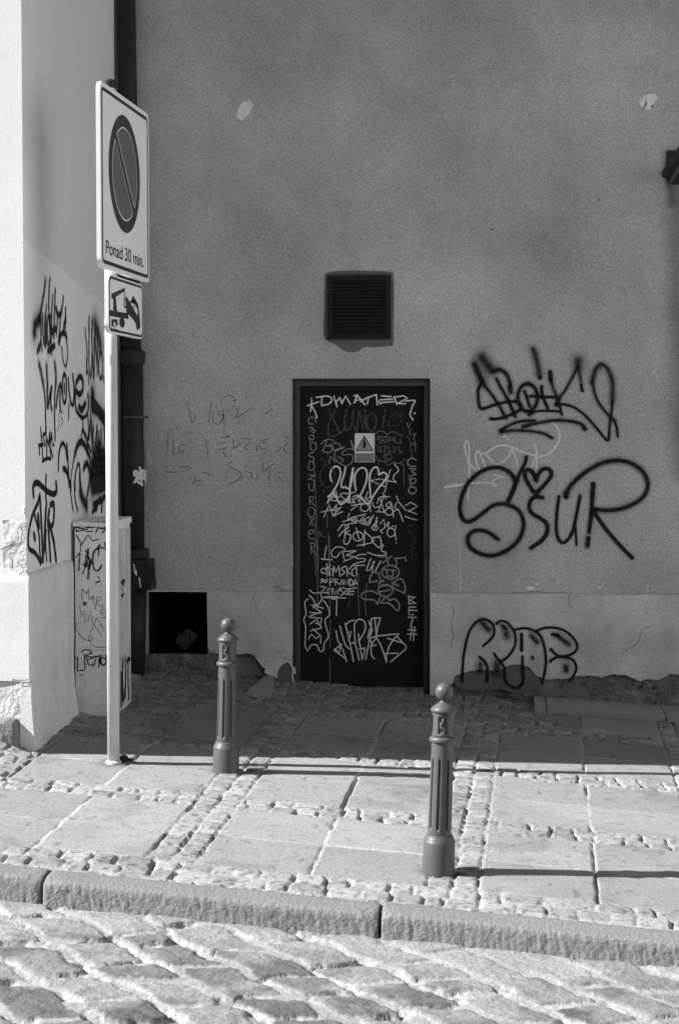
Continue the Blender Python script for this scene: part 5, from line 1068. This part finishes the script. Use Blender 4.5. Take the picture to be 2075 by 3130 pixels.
for zz_ in (bT-0.16, bB+0.14, sB+0.06):
    bm = bmesh.new(); lathe(bm, [(pr+0.0005, zz_-0.015), (pr+0.003, zz_-0.014), (pr+0.003, zz_+0.014), (pr+0.0005, zz_+0.015)], 28, pb[0], pb[1])
    c0 = Vector((pb[0], pb[1], zz_))+Vector(n_)*(pr+0.003-0.006)
    build('clamp_band', bm, M['pole'], TS)
POL = Surf((pb[0], pb[1]-pr-0.001, 0), (1, 0, 0), (0, 0, 1))
sa, sb_ = POL.px(40+1058/3.3795, 800+1015/3.3795)
# round sticker bent round the pole
bm = bmesh.new(); n = 14; rr = 0.024
cols = []
for i in range(n+1):
    a = -rr+2*rr*i/n; hgt = math.sqrt(max(0, rr*rr-a*a))*1.15; th = (a+0.010)/pr; x = pb[0]+math.sin(th)*(pr+0.0008); y = pb[1]-math.cos(th)*(pr+0.0008)
    cols.append((bm.verts.new((x, y, sb_-hgt)), bm.verts.new((x, y, sb_+hgt))))
for a, b in zip(cols, cols[1:]):
    if (a[0].co-a[1].co).length > 1e-6 or (b[0].co-b[1].co).length > 1e-6: bm.faces.new((a[0], b[0], b[1], a[1]))
build('round_sticker', bm, M['paper'], TS)
# loose dark bolt cover at the pole's foot
bp_ = G(370, 2326)
bm = bmesh.new(); lathe(bm, [(0.024, bp_[2]-0.01), (0.026, bp_[2]+0.012), (0.020, bp_[2]+0.026), (0.006, bp_[2]+0.032)], 16, bp_[0]+0.014, bp_[1]); box(bm, bp_[0]+0.02, bp_[0]+0.06, bp_[1]-0.008, bp_[1]+0.008, bp_[2]+0.0, bp_[2]+0.014)
build('anchor_bolt', bm, M['iron'], TS, smooth=False)

# ------------------------------------------------------------------ bollards
def make_bollard(label):
    t = thing('bollard', label, 'bollard', (0, 0, 0), 'fluted cast-iron bollards along the pavement')
    rnb = random.Random(2)
    bm = bmesh.new(); lathe(bm, [(0.0655, -0.03), (0.0655, 0.0), (0.0645, 0.06), (0.0640, 0.124), (0.0625, 0.129), (0.060, 0.131), (0.0595, 0.136), (0.057, 0.141), (0.0545, 0.1435), (0.0545, 0.148), (0.0525, 0.151), (0.048, 0.153)], 64)
    build('base', bm, M['bollard'], t, True, smooth=True)
    def groove(th, z):
        f = min(max((z-0.172)/0.012, 0), max((0.466-z)/0.012, 0), 1.0)
        if f <= 0: return 0
        k = (th/(math.pi/4)) % 1.0; d = (k-0.5)*math.pi/4*0.045; 
        return -0.0085*f*max(0.0, 1-(abs(d)/0.0058)**4)
    zs = [0.152, 0.156, 0.16, 0.168, 0.172, 0.175, 0.178, 0.181, 0.185]+list(np.linspace(0.2, 0.45, 12))+[0.455, 0.458, 0.461, 0.464, 0.468, 0.48, 0.50, 0.52, 0.53]
    bm = bmesh.new(); lathe(bm, [(0.0475-(z-0.152)*0.009, z) for z in zs], 256, fn=groove)
    build('shaft', bm, M['bollard'], t, True, smooth=True)
    bm = bmesh.new(); lathe(bm, [(0.043, 0.522), (0.047, 0.525), (0.0525, 0.529), (0.0545, 0.536), (0.0535, 0.543), (0.049, 0.548), (0.0425, 0.551)], 64); build('collar', bm, M['bollard'], t, True, smooth=True)
    # head with sunk panels
    def panel(th, z):
        k = ((th+math.pi/4+R(14))/(math.pi/2)) % 1.0; d = abs(k-0.5)*math.pi/2
        return -0.007*max(0, min(1, (0.44-d)/0.03))*max(0, min(1, (z-0.562)/0.004, (0.632-z)/0.004))
    bm = bmesh.new(); lathe(bm, [(0.0435, z) for z in [0.548, 0.558, 0.5615, 0.5665]+list(np.linspace(0.572, 0.625, 10))+[0.6275, 0.6325, 0.64, 0.648]], 192, fn=panel); build('head', bm, M['bollard'], t, True, smooth=True)
    bm = bmesh.new(); lathe(bm, [(0.041, 0.645), (0.0475, 0.647), (0.0515, 0.651), (0.0525, 0.656), (0.051, 0.662), (0.0455, 0.666), (0.0445, 0.669), (0.040, 0.672), (0.0365, 0.674), (0.0355, 0.677), (0.030, 0.680), (0.026, 0.682), (0.020, 0.687), (0.0135, 0.694), (0.0115, 0.698)], 64); build('cap', bm, M['bollard'], t, True, smooth=True)
    bm = bmesh.new(); bmesh.ops.create_uvsphere(bm, u_segments=48, v_segments=28, radius=0.0362)
    for v in bm.verts: v.co.z += 0.7295
    build('ball', bm, M['bollard'], t, True, smooth=True)
    # relief figure on the panel facing the street: a tail, a body and a head
    bm = bmesh.new(); th0 = R(-90-14+0)
    spine = [(-0.004, 0.566, 0.0035), (0.004, 0.5665, 0.004), (0.009, 0.572, 0.004), (0.010, 0.580, 0.0045), (0.006, 0.587, 0.005), (0.000, 0.590, 0.005), (-0.004, 0.585, 0.0055), (-0.008, 0.593, 0.006), (-0.006, 0.602, 0.0065), (-0.001, 0.608, 0.006), (0.001, 0.615, 0.0045), (-0.001, 0.621, 0.0045), (0.003, 0.626, 0.0035)]
    def cyl(s_, z, rr): th = th0+s_/0.0435; return Vector((rr*math.cos(th), rr*math.sin(th), z))
    for (s0, z0, r0), (s1, z1, r1) in zip(spine, spine[1:]): tube(bm, cyl(s0, z0, 0.0385), cyl(s1, z1, 0.0385), r0, r1, 10)
    for s_, z, r_ in spine:
        rr = bmesh.ops.create_uvsphere(bm, u_segments=10, v_segments=6, radius=r_)
        for v in rr['verts']: v.co += cyl(s_, z, 0.0385)
    for s0, z0, s1, z1 in ((-0.006, 0.603, -0.013, 0.612), (0.001, 0.604, 0.010, 0.600)): tube(bm, cyl(s0, z0, 0.039), cyl(s1, z1, 0.040), 0.003, 0.002, 8)
    build('relief', bm, M['bollard'], t, True, smooth=True, label='small figure in relief')
    return t
def copy_thing(src, label):
    r = src.copy(); C.objects.link(r); r['label'] = label
    for ch in list(src.children):
        c = ch.copy(); C.objects.link(c); c.parent = r
    return r
b1 = make_bollard('nearer grey fluted bollard with ball top, standing close to the kerb at the right')
b2 = copy_thing(b1, 'farther fluted bollard with ball top, standing at the shade line beside the sign pole')
for b_, px_, py_, lean, rz, sc_ in ((b1, 1339, 2664, 1.7, 13, 1.0), (b2, 691, 2359, 1.0, 11, 1.0)):
    p_ = G(px_, py_); b_.location = tuple(p_)
    b_.rotation_euler = (R(0.4), R(lean), R(rz)); b_.scale = (sc_, sc_, sc_)
